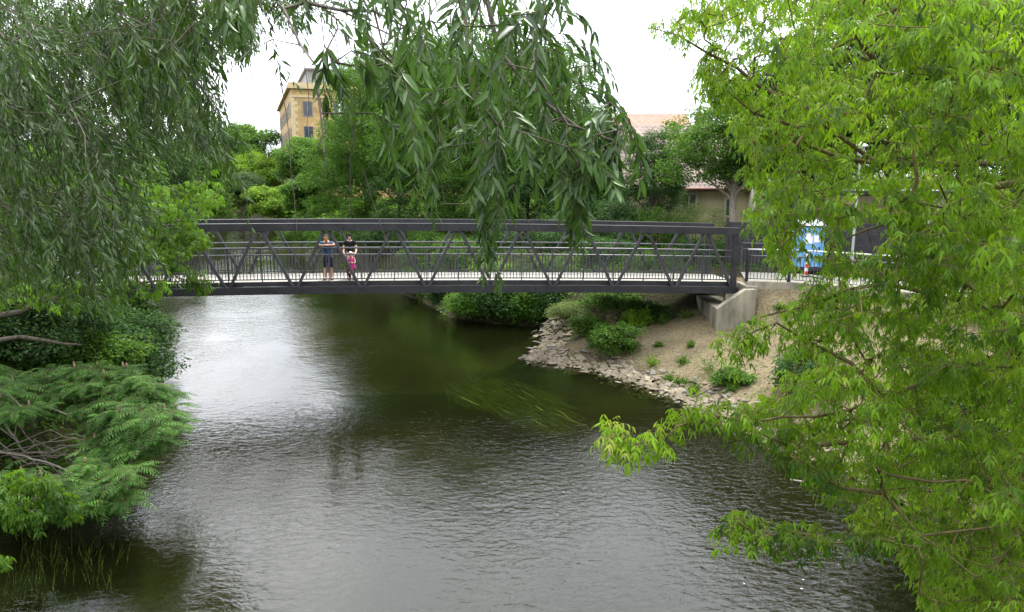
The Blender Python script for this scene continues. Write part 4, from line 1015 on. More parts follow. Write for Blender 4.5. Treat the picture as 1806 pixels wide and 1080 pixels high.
k = 1100; vx = rng.uniform(2, 15, k); vy = rng.uniform(17, 32, k); ok = (~inpoly(vx, vy, RIV)) & (wob(vx, vy, 1.3, 8)+rng.normal(0, .5, k) > .1) & (seg_dist(vx, vy, PATH) > 1.9); vx, vy = vx[ok], vy[ok]
w_ = leaves(clumps(np.stack([vx, vy, height(vx, vy)+.03], 1), rng.uniform(.04, .16, len(vx)), 12, .06, (0, 40, -30), .5, aspect=.35), 'sprouts', M['scrub'], None, 0); tag(w_, 'sparse small green sprouts on the sandy bank', 'sprouts', kind='stuff')
k = 9000; fx_ = rng.uniform(-1, 1, k); fy_ = rng.uniform(70, 190, k); fx_ = fx_*fy_*.72; ok = ~inpoly(fx_, fy_, RIV); fx_, fy_ = fx_[ok], fy_[ok]
farc = clumps(np.stack([fx_, fy_, height(fx_, fy_)+.3], 1), 1.1, 7, .6, (0, 40, -30), .6, vbias=-.1)
w_ = leaves(farc+clumps(np.stack([ux, uy, hz_+.08], 1), .3, 9, .15, (0, 40, -30), .55, vbias=-.05), 'undergrowth', M['maple'], None, 0); tag(w_, 'low leafy undergrowth covering the wooded banks', 'undergrowth', kind='stuff')
# small plants on the bank
def plant(name, label, cat, x, y, h, w, mat, seed, n=26, Lf=.16, wr=.35, group=None, z=None):
    global rng
    rng = np.random.default_rng(seed); z = hz(x, y) if z is None else z
    t = thing(name, label, cat, (x, y, z), group); S0 = np.tile([x, y, z-.02], (n, 1))+rv(n, w*.12)*np.array([1, 1, 0])
    D0 = nrm(rv(n, .5)*np.array([1, 1, .2])+np.array([0, 0, 1.0])); S = strands(S0, D0, rng.uniform(.5, 1, n)*h, 6, .10, .1)
    tubes(strand_segs(S, .005, .002), 'stem', M['twig'], t, 4)
    leaves(strand_leaves(S, 2, (Lf, Lf*.25), wr, .9, .0, start=2), 'foliage', M[mat], t, 1); return t
WP = 'weeds growing in the sandy bank'
for k, (px, py, h, lab) in enumerate([(1152, 640, .5, 'feathery pale weed tuft on the sand near the stones'), (1162, 612, .25, 'low weed on the sand above the feathery tuft'), (1252, 660, 1.0, 'tall dark leafy weed standing in the sand'), (1205, 640, .4, 'thin upright weed midway on the sand'), (1200, 676, .4, 'weed tuft behind the edging stones'), (1225, 690, .45, 'weed among the stones below the tall one'), (1217, 607, .3, 'small weed high on the sand below the abutment'), (1290, 690, .35, 'low green weed by the grey slabs'), (1180, 668, .3, 'weed between the feathery tuft and the stones'), (1170, 570, .5, 'green weed at the shaded foot of the abutment'), (1213, 560, .5, 'weed beside the abutment corner'), (1330, 556, .3, 'grass tuft at the foot of the sloping wing wall'), (1376, 535, .3, 'grass tuft under the path edge')]):
    p = None
    for z in np.arange(0, 3.1, .05):
        q_ = G(px, py, z)
        if hz(q_[0], q_[1]) <= z: p = q_; break
    if p is None: continue
    plant('weed_plant', lab, 'weed', p[0], p[1], h, h, 'maple' if k != 0 else 'lime', 200+k, n=22, Lf=.10, group=WP)
def ground_at(px, py):
    for z in np.arange(0, 3.3, .03):
        q_ = G(px, py, z)
        if hz(q_[0], q_[1]) <= z: return q_
    return G(px, py, 1)
p = ground_at(1125, 572); plant('burdock', 'broad leaved burdock on the slope by the abutment', 'plant', p[0], p[1], .75, .8, 'lime', 230, n=16, Lf=.42, wr=.7)
p = ground_at(1075, 632); tree('shrub', 'leafy green shrub growing out of the stone edging', 'shrub', (p[0], p[1], p[2]), 1.5, 2.3, 'maple', 231, n=120, per=50, leaf=.10, trunk_h=.02, trunk_r=.03, lobes=6, rad=.28, group=SB)
p = ground_at(1010, 560); tree('shrub', 'loose grassy scrub on the slope over the stones', 'shrub', (p[0], p[1], p[2]-.1), .8, 2.6, 'scrub', 232, n=90, per=46, leaf=.13, trunk_h=.02, trunk_r=.03, lobes=5, rad=.3, aspect=.25, group=SB)
p = ground_at(1090, 545); tree('shrub', 'green scrub under the bridge on the slope', 'shrub', (p[0], p[1], p[2]-.1), .9, 3.2, 'maple', 233, n=110, per=46, leaf=.12, trunk_h=.02, trunk_r=.03, lobes=5, rad=.3, group=SB, vbias=-.1)
p = ground_at(1150, 560); tree('shrub', 'dark green weeds bush in the shaded hollow beside the abutment', 'shrub', (p[0], p[1], p[2]-.1), .8, 1.8, 'dark', 236, n=110, per=46, leaf=.11, trunk_h=.02, trunk_r=.03, lobes=5, rad=.25, group=SB, vbias=.2)
p = ground_at(1040, 590); tree('shrub', 'small green bush among the upper stones of the point', 'shrub', (p[0], p[1], p[2]-.1), .9, 1.7, 'maple', 237, n=100, per=46, leaf=.10, trunk_h=.02, trunk_r=.03, lobes=5, rad=.25, group=SB, vbias=.1)
p = ground_at(1290, 672); tree('shrub', 'sprawling green bush at the shore just left of the box elder leaves', 'shrub', (p[0], p[1], p[2]-.1), .6, 1.3, 'maple', 238, n=80, per=46, leaf=.09, trunk_h=.02, trunk_r=.03, lobes=5, rad=.2, group=SB, vbias=.1)
p = ground_at(1420, 690); tree('shrub', 'dark leaved bush on the sandy bank under the box elder', 'shrub', (p[0], p[1], p[2]-.1), 1.6, 2.2, 'dark', 234, n=120, per=46, leaf=.11, trunk_h=.02, trunk_r=.04, lobes=6, rad=.3, group=SB, vbias=.3)
# ------------------------------------------------------------------ water weeds and reeds
rng = np.random.default_rng(31)
def ribbons(P0, D0, Ls, w, K=9, sway=.10, zr=(-.05, .012), zc=None):
    n = len(P0); d = nrm(D0); p = P0.copy(); pts = [p.copy()]; ph = rng.uniform(0, 6, n)
    for k in range(K):
        s = np.stack([-d[:, 1], d[:, 0], d[:, 2]*0], 1); q = nrm(d+s*(np.sin(ph+k*.9)*sway)[:, None]+rv(n, .03)*np.array([1, 1, 0])); p = p+q*(Ls/K)[:, None]
        pts.append(p.copy())
    S = np.stack(pts, 1); V = []; z = P0[:, 2]
    for k in range(K+1):
        dd_ = nrm(S[:, min(k+1, K)]-S[:, max(k-1, 0)]); s = np.stack([-dd_[:, 1], dd_[:, 0], dd_[:, 2]*0], 1); f = math.sin(math.pi*(k+.4)/(K+.8))**.5
        V.append(S[:, k]-s*w[:, None]*f/2); V.append(S[:, k]+s*w[:, None]*f/2)
    V = np.stack(V, 1).reshape(-1, 3); m = 2*(K+1)
    fl = np.concatenate([[2*k, 2*k+2, 2*k+3, 2*k+1] for k in range(K)])
    loops = (np.arange(n)[:, None]*m+fl[None]).ravel(); return V, loops, np.full(n*K, 4), np.repeat(rng.uniform(0, 1, n), m)
def weedbed(label, poly, n, a, b_, zr, Lr, wr, mt='weed'):
    q = sample_poly(poly, n); P0 = np.stack([G(x, y, 0.0) for x, y in q]); P0[:, 2] = rng.uniform(zr[0], zr[1], n)
    d = G(*b_)-G(*a); D0 = nrm(np.tile(d, (n, 1))+rv(n, .12*np.linalg.norm(d))*np.array([1, 1, 0])); D0[:, 2] = 0
    V, lo, ct, va = ribbons(P0, D0, rng.uniform(*Lr, n), rng.uniform(*wr, n)); o = make('water_weed', V, None, M[mt], None, counts=ct, loops=lo, var=va); tag(o, label, 'water weed', kind='stuff')
weedbed('long yellow green water weed streaming below the surface in midstream', [(775, 672), (850, 654), (910, 668), (970, 690), (1000, 725), (960, 745), (905, 735), (850, 712), (800, 700)], 1300, (860, 670), (1010, 742), (-.2, .002), (.4, 1.6), (.008, .018))
weedbed('fainter water weed drifting under the surface nearer the camera', [(770, 740), (830, 735), (930, 770), (1000, 830), (960, 850), (880, 820), (800, 790)], 150, (860, 670), (1000, 752), (-.4, -.15), (.6, 1.4), (.015, .04), 'weed_deep')
q_ = sample_poly([(10, 990), (60, 950), (130, 945), (215, 950), (230, 985), (200, 1040), (120, 1075), (0, 1085)], 170); S0 = np.stack([G(x, y+12, -.15) for x, y in q_])
S = strands(S0, nrm(rv(170, .13)+np.array([.12, .0, 1.0])), rng.uniform(.2, .6, 170), 6, .03, .05)
pr = []
for k in range(1, 7):
    T_ = nrm(S[:, k]-S[:, k-1]); pr.append((S[:, k-1]-T_*.03, T_, nrm(rv(170)+np.array([0, -1, 0])), np.linalg.norm(S[:, k]-S[:, k-1], axis=1)*1.5, np.full(170, .016*(1-k*.1)), np.full(170, .02), rng.uniform(.0, .8, 170)))
o = leaves(pr, 'reeds', M['weed'], None, 1); tag(o, 'pale green reeds and grass standing in the shallows by the left bank', 'reeds', kind='stuff')
def polyl(pts, r0, r1):
    n = len(pts); return [(*P(x, y, Yd), r0+(r1-r0)*i/(n-1)) for i, (x, y, Yd) in enumerate(pts)]
# ------------------------------------------------------------------ staghorn sumac on the left bank
rng = np.random.default_rng(41)
su = thing('sumac', 'spreading sumac bush with feathery leaves and pinkish cones over the water', 'sumac', (-12.3, 16.8, 1.5))
def spts(poly, n, dz=0.0):
    q = sample_poly(poly, n); out = []
    for x, y in q:
        z = np.interp(y, [630, 700, 800, 900, 960], [2.75, 2.2, 1.35, .75, .5])+float(wob(np.array(x/38.), np.array(y/26.), 1.0, 9))*.32+rng.normal(0, .1)+dz; out.append(G(x, y, z))
    return np.array(out)
sp1 = spts([(-40, 640), (60, 650), (120, 640), (240, 645), (300, 690), (325, 735), (300, 765), (270, 795), (240, 800), (190, 790), (150, 770), (190, 745), (120, 720), (60, 730), (-40, 735)], 215)
sp2 = spts([(-40, 835), (40, 830), (110, 835), (200, 850), (225, 880), (190, 895), (100, 885), (40, 880), (-40, 885)], 85)
sp3 = spts([(130, 765), (235, 780), (250, 815), (225, 850), (150, 815)], 26)
SP = np.vstack([sp1, sp2, sp3])
limbs = [polyl([(x0_, 805+dy, 16.3), (x0_+70, 800-dy*.5, 16.2), (x0_+140, 790-dy, 16.0), (x0_+215, 770+dy*.6, 15.9)], .016, .006) for x0_, dy in ((-60, 10), (-40, -18), (-10, 25), (20, -8), (40, 18), (-20, -38), (60, -30), (-50, 32), (0, -50), (70, 5), (30, -62), (-30, 0))]+[[(-13.0, 17.6, 1.0, .045), (-12.3, 17.2, 1.8, .035), (-11.2, 17.0, 2.0, .025), (-10.4, 17.2, 1.9, .02)], [(-12.8, 16.6, 1.0, .04), (-11.6, 15.9, 1.1, .028), (-10.4, 15.6, 1.0, .02), (-9.4, 15.3, .8, .018)], [(-13.2, 15.6, 1.0, .035), (-11.6, 14.8, .7, .025), (-10.2, 14.3, .55, .02)], [(-13.2, 18.6, 1.0, .07), (-12.4, 18.9, 2.0, .05), (-11.0, 19.0, 2.1, .025)], [(-12.4, 17.2, 1.5, .03), (-11.3, 16.3, .95, .022), (-10.2, 16.6, 1.0, .02)]]
seg, arr = grow(limbs, SP-np.array([0, 0, .12]), tip=.008, k=.004, step=.3, jit=.07, sag=-.12)
tubes([seg], 'branches', M['bark_pale'], su, 6)
pr = []; sg = []; n = len(SP); sc_ = rng.uniform(.75, 1.15, n)
for q in range(8):
    a = q*2.4+rng.uniform(0, .8, n); o_ = nrm(np.stack([np.cos(a), np.sin(a), np.full(n, .55)], 1)+rv(n, .15)); p = SP-np.array([0, 0, .1]); L_ = .5*sc_*rng.uniform(.8, 1.2, n); d = o_; K = 10; bv = rng.uniform(.1, .8, n)
    for k in range(K):
        p2 = p+d*(L_/K)[:, None]; sg.append((p, p2, np.full(n, .004), np.full(n, .003)))
        sd = nrm(np.cross(d, np.array([0, 0, 1.0]))); up = nrm(np.cross(sd, d)); ll = .135*sc_*math.sin(math.pi*min(1, (k+2.2)/(K+2.5)))**.7
        if k > 0:
            for s in (-1, 1): pr.append((p2, nrm(d*.35+sd*s+np.array([0, 0, -.22])+rv(n, .08)), nrm(up+rv(n, .12)), ll, ll*.28, np.full(n, .15), np.clip(bv+rng.normal(0, .07, n), 0, 1)))
        p = p2; d = nrm(d+np.array([0, 0, -.13]))
    pr.append((p, d, nrm(rv(n, .2)+np.array([0, 0, 1])), .09*sc_, .022*sc_, np.full(n, .1), bv))
tubes(sg, 'leaf_stalks', M['twig'], su, 4); leaves(pr, 'crown', M['sumac'], su, 1)
M['cone'] = solid('sumac_cone', (.24, .17, .11), .9, .1, var=.3, nscale=30)
ci = rng.choice(n, 60, replace=False)
for k in ci:
    q = MB(); p = SP[k]; h_ = rng.uniform(.1, .17); q.lathe((p[0], p[1], p[2]-.02), [(.012, 0), (.028, .03), (.026, h_*.5), (.018, h_*.8), (.006, h_)], 7); q.build('flower_cone', M['cone'], su, True)
# ------------------------------------------------------------------ box elders
rng = np.random.default_rng(51)
def px_points(poly, n, dfun, holes=(), cl=0, sx=26, sy=16):
    if cl:
        cc = sample_poly(poly, cl); k = rng.integers(0, cl, n*2); cd_ = dfun(cc[:, 0], cc[:, 1])[k]
        q = cc[k]+rng.normal(0, 1, (n*2, 2))*np.array([sx, sy]); ok = inpoly(q[:, 0], q[:, 1], poly); q = q[ok][:n]; cd_ = cd_[ok][:n]
        dfun = lambda x, y: cd_[keep]+rng.normal(0, .22, x.shape)
        n = len(q)
    else: q = sample_poly(poly, n)
    keep = np.ones(n, bool)
    for hp, pr_ in holes: keep &= ~(inpoly(q[:, 0], q[:, 1], hp) & (rng.uniform(0, 1, n) < pr_))
    q = q[keep]; Yd = dfun(q[:, 0], q[:, 1]); return P(q[:, 0], q[:, 1], Yd)
el = thing('box_elder', 'bright yellow green box elder overhanging the river on the right', 'tree', (10.6, 8.2, hz(10.6, 8.2)))
EP = [(1225, -60), (1185, 55), (1240, 105), (1225, 165), (1290, 195), (1300, 260), (1330, 330), (1305, 380), (1340, 405), (1340, 440), (1390, 480), (1420, 530), (1385, 560), (1400, 610), (1395, 660), (1340, 700), (1300, 740), (1330, 775), (1400, 795), (1430, 850), (1480, 880), (1510, 930), (1550, 960), (1600, 1020), (1610, 1130), (1910, 1130), (1910, -60)]
holes = [([(1400, 375), (1465, 375), (1465, 500), (1400, 500)], .7), ([(1480, 335), (1570, 335), (1570, 475), (1480, 475)], .8), ([(1640, 620), (1806, 620), (1806, 800), (1640, 800)], .35), ([(1440, 980), (1640, 980), (1640, 1080), (1440, 1080)], .3)]
def dE(x, y): return np.clip(7.2-(x-1250)/420, 5.0, 9)+rng.uniform(-1.3, 3.0, x.shape)*np.clip((x-1200)/250, .25, 1)
EPt = np.vstack([px_points(EP, 4200, dE, holes, 520, 32, 12), px_points(EP, 600, dE, holes), px_points([(1560, 560), (1830, 520), (1830, 1100), (1640, 1100), (1600, 980), (1540, 880)], 650, lambda x, y: rng.uniform(6, 9, x.shape))])
def along(pts, n, spr):
    o = []
    for _ in range(n):
        i = rng.integers(len(pts)-1); u = rng.uniform(); a, b_ = np.array(pts[i]), np.array(pts[i+1]); q = a*(1-u)+b_*u; o.append(P(q[0]+rng.normal(0, spr), q[1]+rng.normal(0, spr), q[2]+rng.normal(0, .08)))
    return np.array(o)
f1 = [(1330, 745, 5.6), (1255, 735, 5.4), (1195, 752, 5.3), (1170, 775, 5.3), (1120, 783, 5.2), (1085, 795, 5.2)]
f2 = [(1560, 950, 5.2), (1480, 958, 5.1), (1400, 950, 5.1), (1330, 938, 5.0), (1292, 915, 5.0)]
f3 = [(1420, 600, 6.4), (1370, 570, 6.3), (1330, 585, 6.3), (1300, 610, 6.3), (1312, 640, 6.3)]
f4 = [(1300, 120, 7.2), (1250, 95, 7.1), (1195, 62, 7.0), (1150, 50, 6.9)]
f5 = [(1085, 795, 5.2), (1090, 770, 5.2), (1080, 750, 5.2)]
f6 = [(1480, 860, 5.6), (1420, 815, 5.5), (1395, 805, 5.5)]
f7 = [(1400, 790, 6.0), (1330, 760, 5.9), (1270, 760, 5.9)]
f8 = [(1500, 510, 6.6), (1420, 540, 6.5), (1340, 560, 6.5)]
ex = np.vstack([along(f1, 46, 12), along(f2, 50, 12), along(f3, 34, 11), along(f4, 16, 9), along(f5, 6, 5), along(f6, 16, 12), along(f7, 26, 14), along(f8, 26, 12)])
trunkE = [(10.7, 8.2, hz(10.7, 8.2)-.3, .42), (10.6, 8.25, hz(10.6, 8.2)+.6, .34), (10.35, 8.1, 3.6, .31), (10.2, 8.0, 5.0, .3), (9.4, 7.9, 8.5, .22), (8.6, 7.9, 12, .1)]
limbs = [trunkE,
    [(10.2, 8.0, 5.2, .16)]+polyl([(1900, 330, 7.4), (1780, 385, 6.6), (1690, 375, 6.3), (1600, 385, 6.2), (1530, 405, 6.2), (1470, 430, 6.2)], .024, .006),
    polyl([(1780, 388, 6.6), (1735, 430, 6.4), (1730, 460, 6.3), (1705, 500, 6.2), (1690, 530, 6.2)], .035, .016),
    [(9.8, 7.9, 7.0, .16)]+polyl([(1900, 250, 7.6), (1700, 290, 7.2), (1590, 290, 6.9), (1540, 288, 6.9), (1480, 278, 6.8), (1430, 258, 6.8), (1403, 238, 6.8)], .032, .014),
    [(9.4, 7.9, 8.3, .15)]+polyl([(1750, 330, 8.2), (1640, 230, 7.8), (1585, 160, 7.6), (1545, 110, 7.5), (1510, 60, 7.4), (1490, -10, 7.2)], .045, .02),
    [(10.3, 8.0, 4.2, .06)]+polyl([(1880, 640, 6.8), (1700, 640, 6.5), (1560, 700, 6.1), (1440, 735, 5.8)], .022, .011)+[tuple([*P(x, y, d), r]) for (x, y, d), r in zip(f1, (.009, .008, .007, .006, .005, .003))],
    [(10.4, 8.1, 3.6, .12)]+polyl([(1900, 900, 6.2), (1750, 930, 5.6)], .018, .01)+[tuple([*P(x, y, d), r]) for (x, y, d), r in zip(f2, (.009, .007, .006, .005, .003))],
    [(*P(1560, 300, 6.9), .02)]+polyl([(1400, 180, 7.2)]+f4, .02, .004),
    [(*P(1560, 500, 6.6), .02)]+polyl(f8, .014, .006), [(*P(1500, 640, 6.2), .02)]+polyl(f3, .012, .004), [(*P(1560, 870, 5.8), .02)]+polyl(f6, .012, .004),
    polyl([(1440, 235, 7.0), (1330, 200, 7.1), (1270, 150, 7.1)], .02, .006), polyl([(1500, 780, 6.0)]+f7, .02, .005)]
# an unseen upper crown, thinner, completing the tree above the frame
top = shell([((8.2, 8.2, 12.2), (2.8, 2.6, 2.4)), ((10.6, 9.5, 10.5), (3, 3, 3)), ((11.5, 7.5, 7.0), (2.6, 2.6, 3)), ((10, 7.6, 6.0), (2.6, 3.4, 3.6)), ((10.3, 9.4, 4.5), (2.2, 2.4, 2.2))], 1700, .35)
x_, y_ = proj(top); top = top[~((x_ > 0) & (x_ < 1806) & (y_ > 0) & (y_ < 1080))]
EA = np.vstack([EPt, ex, top])
seg, arr = grow(limbs, EA, tip=.0028, k=.0022, step=.3, jit=.035, sag=.06)
tubes([seg], 'trunk', M['bark_moss'], el, 6)
lv, sg = compound(EA, arr, 5, (.068, .013), .25, .05, 5, rng.uniform(.7, 1.2, len(EA)))
tubes(sg, 'leaf_stalks', M['elder_stalk'] if 'elder_stalk' in M else M['twig'], el, 3)
leaves(lv, 'crown', M['elder'], el, 2)
# left bank box elder reaching over the bridge end
rng = np.random.default_rng(52)
e2 = thing('box_elder', 'yellow green box elder on the left bank reaching in front of the bridge end', 'tree', (-14.2, 18.5, hz(-14.2, 18.5)))
EP2 = [(-40, 230), (60, 260), (150, 300), (250, 320), (320, 345), (372, 340), (395, 330), (385, 360), (335, 400), (362, 425), (345, 445), (300, 452), (240, 462), (228, 520), (200, 540), (-40, 540)]
def dE2(x, y): return np.interp(x, [0, 370], [15.5, 21])+rng.uniform(-1.5, 2.0, x.shape)-np.clip((y-450)/130, 0, 1.5)*.6
p2 = px_points(EP2, 1500, dE2, [([(-40, 430), (260, 450), (260, 545), (-40, 545)], .6)])
f = [along(q, m_, 8) for q, m_ in (([(250, 345, 20), (320, 340, 20.5), (385, 322, 21)], 40), ([(250, 400, 19), (310, 415, 19.5), (360, 432, 20)], 40), ([(230, 440, 18.5), (300, 470, 19), (330, 495, 19), (370, 508, 19.3)], 44), ([(200, 500, 18), (260, 520, 18), (290, 505, 18)], 24))]
p2 = np.vstack([p2]+f); p2 = p2[p2[:, 2] > .25]
top = shell([((-14, 19, 10.5), (3.2, 3.2, 2.2)), ((-16, 20, 9.5), (3, 3, 2))], 300, .5)
limbs = [[(-14.2, 18.5, hz(-14.2, 18.5)-.3, .22), (-13.9, 18.6, 4.5, .18), (-13.6, 18.9, 7.5, .12), (-13.6, 19, 10, .06)], [(-14, 18.6, 4.0, .12), (-11.5, 18.9, 5.4, .08), (-9.6, 19.4, 6.2, .03)], [(-14, 18.6, 3.4, .12), (-11.5, 18.5, 4.2, .07), (-9.2, 18.9, 4.6, .025)], [(-14, 18.3, 3.0, .1), (-12, 17.6, 3.4, .06), (-10.5, 17.6, 3.2, .025)], [(-13.8, 18.8, 5.5, .1), (-11.8, 20, 7, .05), (-10.4, 20.3, 7.0, .02)]]
EA2 = np.vstack([p2, top]); seg, arr = grow(limbs, EA2, tip=.006, k=.0045, step=.5, jit=.06, sag=.05); tubes([seg], 'trunk', M['bark'], e2, 5)
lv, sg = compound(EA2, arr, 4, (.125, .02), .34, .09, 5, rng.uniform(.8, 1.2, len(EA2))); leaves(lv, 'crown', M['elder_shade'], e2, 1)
# small elder spray at the bottom left corner
rng = np.random.default_rng(53)
e3 = thing('box_elder', 'low box elder spray over the water below the sumac', 'young tree', (-12.2, 13.0, 1.2))
q = [(-30, 850, 12.4), (40, 855, 12.3), (90, 880, 12.2), (135, 905, 12.2)]
p3 = np.vstack([along(q, 60, 11), along([(-30, 900, 12.0), (40, 905, 12.0), (70, 925, 12.0)], 34, 9), along([(-30, 980, 11.4), (8, 990, 11.4)], 6, 5)])
limbs = [[(-12.2, 13.0, .8, .06), (-11.2, 12.6, 1.6, .04), (*P(-30, 860, 12.4), .02), (*P(60, 870, 12.3), .012)]]
seg, arr = grow(limbs, p3, tip=.005, k=.004, step=.3, jit=.04); tubes([seg], 'trunk', M['bark'], e3, 5)
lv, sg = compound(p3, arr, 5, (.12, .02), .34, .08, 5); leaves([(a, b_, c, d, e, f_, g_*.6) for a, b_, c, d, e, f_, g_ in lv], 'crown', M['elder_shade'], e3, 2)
# ------------------------------------------------------------------ the willow overhead
rng = np.random.default_rng(61)
wi = thing('willow', 'large willow on the left bank, its leafy branches hanging over the view', 'tree', (-13.5, 9.5, hz(-13.5, 9.5)))
WA = [(-60, -60), (560, -60), (520, 10), (480, 40), (455, 75), (440, 120), (400, 110), (365, 70), (350, 110), (385, 160), (400, 190), (375, 215), (385, 260), (365, 235), (300, 215), (230, 235), (170, 290), (90, 370), (-60, 400)]
WA2 = [(-60, 380), (80, 340), (170, 290), (230, 330), (225, 400), (170, 440), (100, 460), (-60, 470)]
def dW(x, y): return 4.6+rng.uniform(0, 4.8, x.shape)+(x < 200)*rng.uniform(0, 1.5, x.shape)
A1 = np.vstack([px_points(WA, 1050, dW, [([(-60, 200), (90, 200), (90, 300), (-60, 300)], .6), ([(180, 260), (300, 230), (330, 300), (200, 330)], .5)], 130, 28, 17), px_points(WA, 200, dW)])
A2 = px_points(WA2, 150, lambda x, y: 5.5+rng.uniform(0, 3.2, x.shape), (), 22, 26, 24)
# branch tips in front of the gap of sky and over the bridge: (px, py, depth)
WB_ = [(700, -60), (1005, -60), (1000, 40), (1010, 90), (1060, 150), (1050, 220), (960, 230), (900, 260), (830, 240), (760, 180), (700, 160), (660, 90), (600, 60), (540, 30), (560, -60)]
B1 = px_points(WB_, 118, lambda x, y: 2.7+rng.uniform(0, 1.9, x.shape))
B2 = px_points([(380, -60), (560, -60), (540, 60), (480, 80), (400, 60)], 30, lambda x, y: 4.0+rng.uniform(0, 1.5, x.shape))
expl = np.array([(x, y, d) for x, y, d in [(565, 215, 2.9), (575, 270, 2.9), (572, 120, 3.1), (590, 150, 3.1), (555, 170, 3.2), (620, 130, 3.1), (645, 160, 3.2), (660, 240, 3.2), (690, 150, 3.1), (408, 160, 3.6), (412, 205, 3.5), (560, 300, 2.9),
    (780, 300, 3.1), (770, 240, 3.1), (775, 340, 3.3), (860, 350, 3.2), (850, 290, 3.1), (855, 400, 3.3), (1000, 300, 2.9), (1020, 330, 2.9), (1025, 370, 3.1), (1090, 270, 2.9), (1075, 220, 3.0), (1110, 250, 2.9), (1000, 260, 3.0), (1045, 280, 2.9), (960, 300, 3.1), (930, 320, 3.2), (1060, 300, 3.0), (856, 445, 3.3), (860, 470, 3.3), (1028, 430, 3.1), (1024, 455, 3.1), (784, 400, 3.3), (574, 350, 2.95), (480, 110, 3.8), (440, 130, 3.8)]])
B3 = P(expl[:, 0], expl[:, 1]-40, expl[:, 2])
limbs = [[(-13.5, 9.5, hz(-13.5, 9.5)-.4, .62), (-13.4, 9.5, hz(-13.5, 9.5)+.7, .48), (-12.8, 9.3, 5.5, .42), (-11.5, 8.8, 9.0, .32), (-9.0, 7.6, 11.2, .2), (-5.5, 6.0, 12.0, .13), (-2.6, 4.6, 11.3, .08), (-1.0, 3.9, 10.0, .05), (*P(850, -40, 3.6), .014), (*P(880, 90, 3.5), .01), (*P(960, 180, 3.3), .008), (*P(1020, 225, 3.1), .006), (*P(1085, 250, 3.0), .005)],
    [(-11.5, 8.8, 9.0, .18), (-8, 8.0, 9.8, .12), (*P(-60, 40, 7.4), .03), (*P(60, 85, 7.2), .026), (*P(110, 190, 7.2), .02), (*P(150, 225, 7.2), .016), (*P(210, 240, 7.0), .01)],
    [(-12.3, 9.2, 6.5, .16), (-9.4, 8.6, 7.6, .1), (*P(-60, 120, 8.2), .04), (*P(90, 215, 8.0), .026), (*P(160, 260, 7.8), .02), (*P(250, 330, 7.6), .01)],
    [(-12.8, 9.3, 5.5, .14), (-10.2, 8.8, 6.0, .09), (*P(-40, 330, 8.0), .04), (*P(60, 400, 7.6), .025), (*P(170, 470, 7.2), .012)],
    [(-5.5, 6.0, 12.0, .1), (-3.6, 5.2, 10.6, .06), (*P(440, -40, 4.6), .014), (*P(540, 5, 4.2), .011), (*P(600, 18, 4.0), .009), (*P(660, 20, 3.8), .007), (*P(740, 60, 3.5), .004)],
    [(-6, 6.6, 11.6, .1), (-4.6, 7.0, 10.4, .05), (*P(250, -20, 7), .03), (*P(360, 30, 7), .015)],
    polyl([(500, 15, 4.1), (530, 80, 3.8), (560, 120, 3.4), (565, 200, 3.1), (572, 270, 2.95)], .007, .0025),
    polyl([(820, 20, 3.5), (830, 150, 3.4), (860, 250, 3.3), (862, 340, 3.3)], .01, .003)]
GAP = [(385, 125), (445, 110), (475, 60), (540, 55), (640, 60), (640, 120), (540, 240), (430, 330), (395, 230), (400, 190), (380, 160)]
def wb_env(px_): return np.interp(px_, [300, 520, 545, 600, 625, 650, 700, 740, 765, 800, 815, 840, 880, 905, 960, 1000, 1060, 1100, 1140, 1155, 1170], [200, 230, 400, 410, 250, 300, 330, 360, 430, 440, 360, 515, 505, 360, 380, 480, 420, 350, 320, 250, 150])
# upper crown that completes the tree out of the frame
top = shell([((-10, 8.5, 12.5), (4, 3.5, 2.6)), ((-5.5, 6.5, 12.8), (3.5, 3, 2.0)), ((-14, 9, 11), (3.4, 3.4, 3)), ((-13.5, 9, 7.5), (3, 3, 2.4))], 500, .5)
x_, y_ = proj(top); top = top[~((x_ > -20) & (x_ < 1806) & (y_ > -20) & (y_ < 1080))]
allp = np.vstack([A1, A2, B1, B2, B3, top]); seg, arr = grow(limbs, allp, tip=.0022, k=.0020, step=.3, jit=.03, sag=.05)
nA, nA2, nB, nB2, nB3 = len(A1), len(A2), len(B1), len(B2), len(B3)
iA = np.arange(nA+nA2); iB = np.arange(nA+nA2, nA+nA2+nB+nB2+nB3); iT = np.arange(iB[-1]+1, len(allp))
sgs = [seg]; lvs = []
def add_strands(idx, Lr, K, per, Lf, grav, drift, env=None, wr=.22, rnd=.35):
    rep = P0 = allp[idx]; D0 = nrm(arr[idx]*.6+np.array(drift)+rv(len(idx), rnd)); S = strands(P0, D0, rng.uniform(*Lr, len(idx)), K, grav, .07)
    if env is not None:
        ex_, ey_ = proj(S[:, -1]); mx2, my2 = proj(S[:, K//2]); ok = (ey_ < env(ex_)) & ~((ex_ > 1150)) & ~((mx2 > 1000) & (my2 < 60+(mx2-1000)*.85)) & ~((ex_ > 1000) & (ey_ < 60+(ex_-1000)*.85)); S = S[ok]
    ex_, ey_ = proj(S[:, -1]); mx2, my2 = proj(S[:, K//2]); S = S[~(inpoly(ex_, ey_, GAP) | inpoly(mx2, my2, GAP)) | (rng.uniform(0, 1, len(S)) < .06)]
    if len(S) == 0: return
    sgs.extend(strand_segs(S, .0022, .0008)); res = strand_leaves(S, per, Lf, wr, .5, .3)
    base = rng.uniform(-.25, .25, len(S))
    lvs.extend([(a, b_, c, d, e, f_, np.clip(g_*.6+.2+base, 0, 1)) for a, b_, c, d, e, f_, g_ in res])
add_strands(iA, (.35, .85), 12, 2, (.092, .018), .09, (.75, .0, -.65), None, .2)
add_strands(iA[::2], (.25, .55), 8, 2, (.085, .016), .12, (.3, .1, -.8))
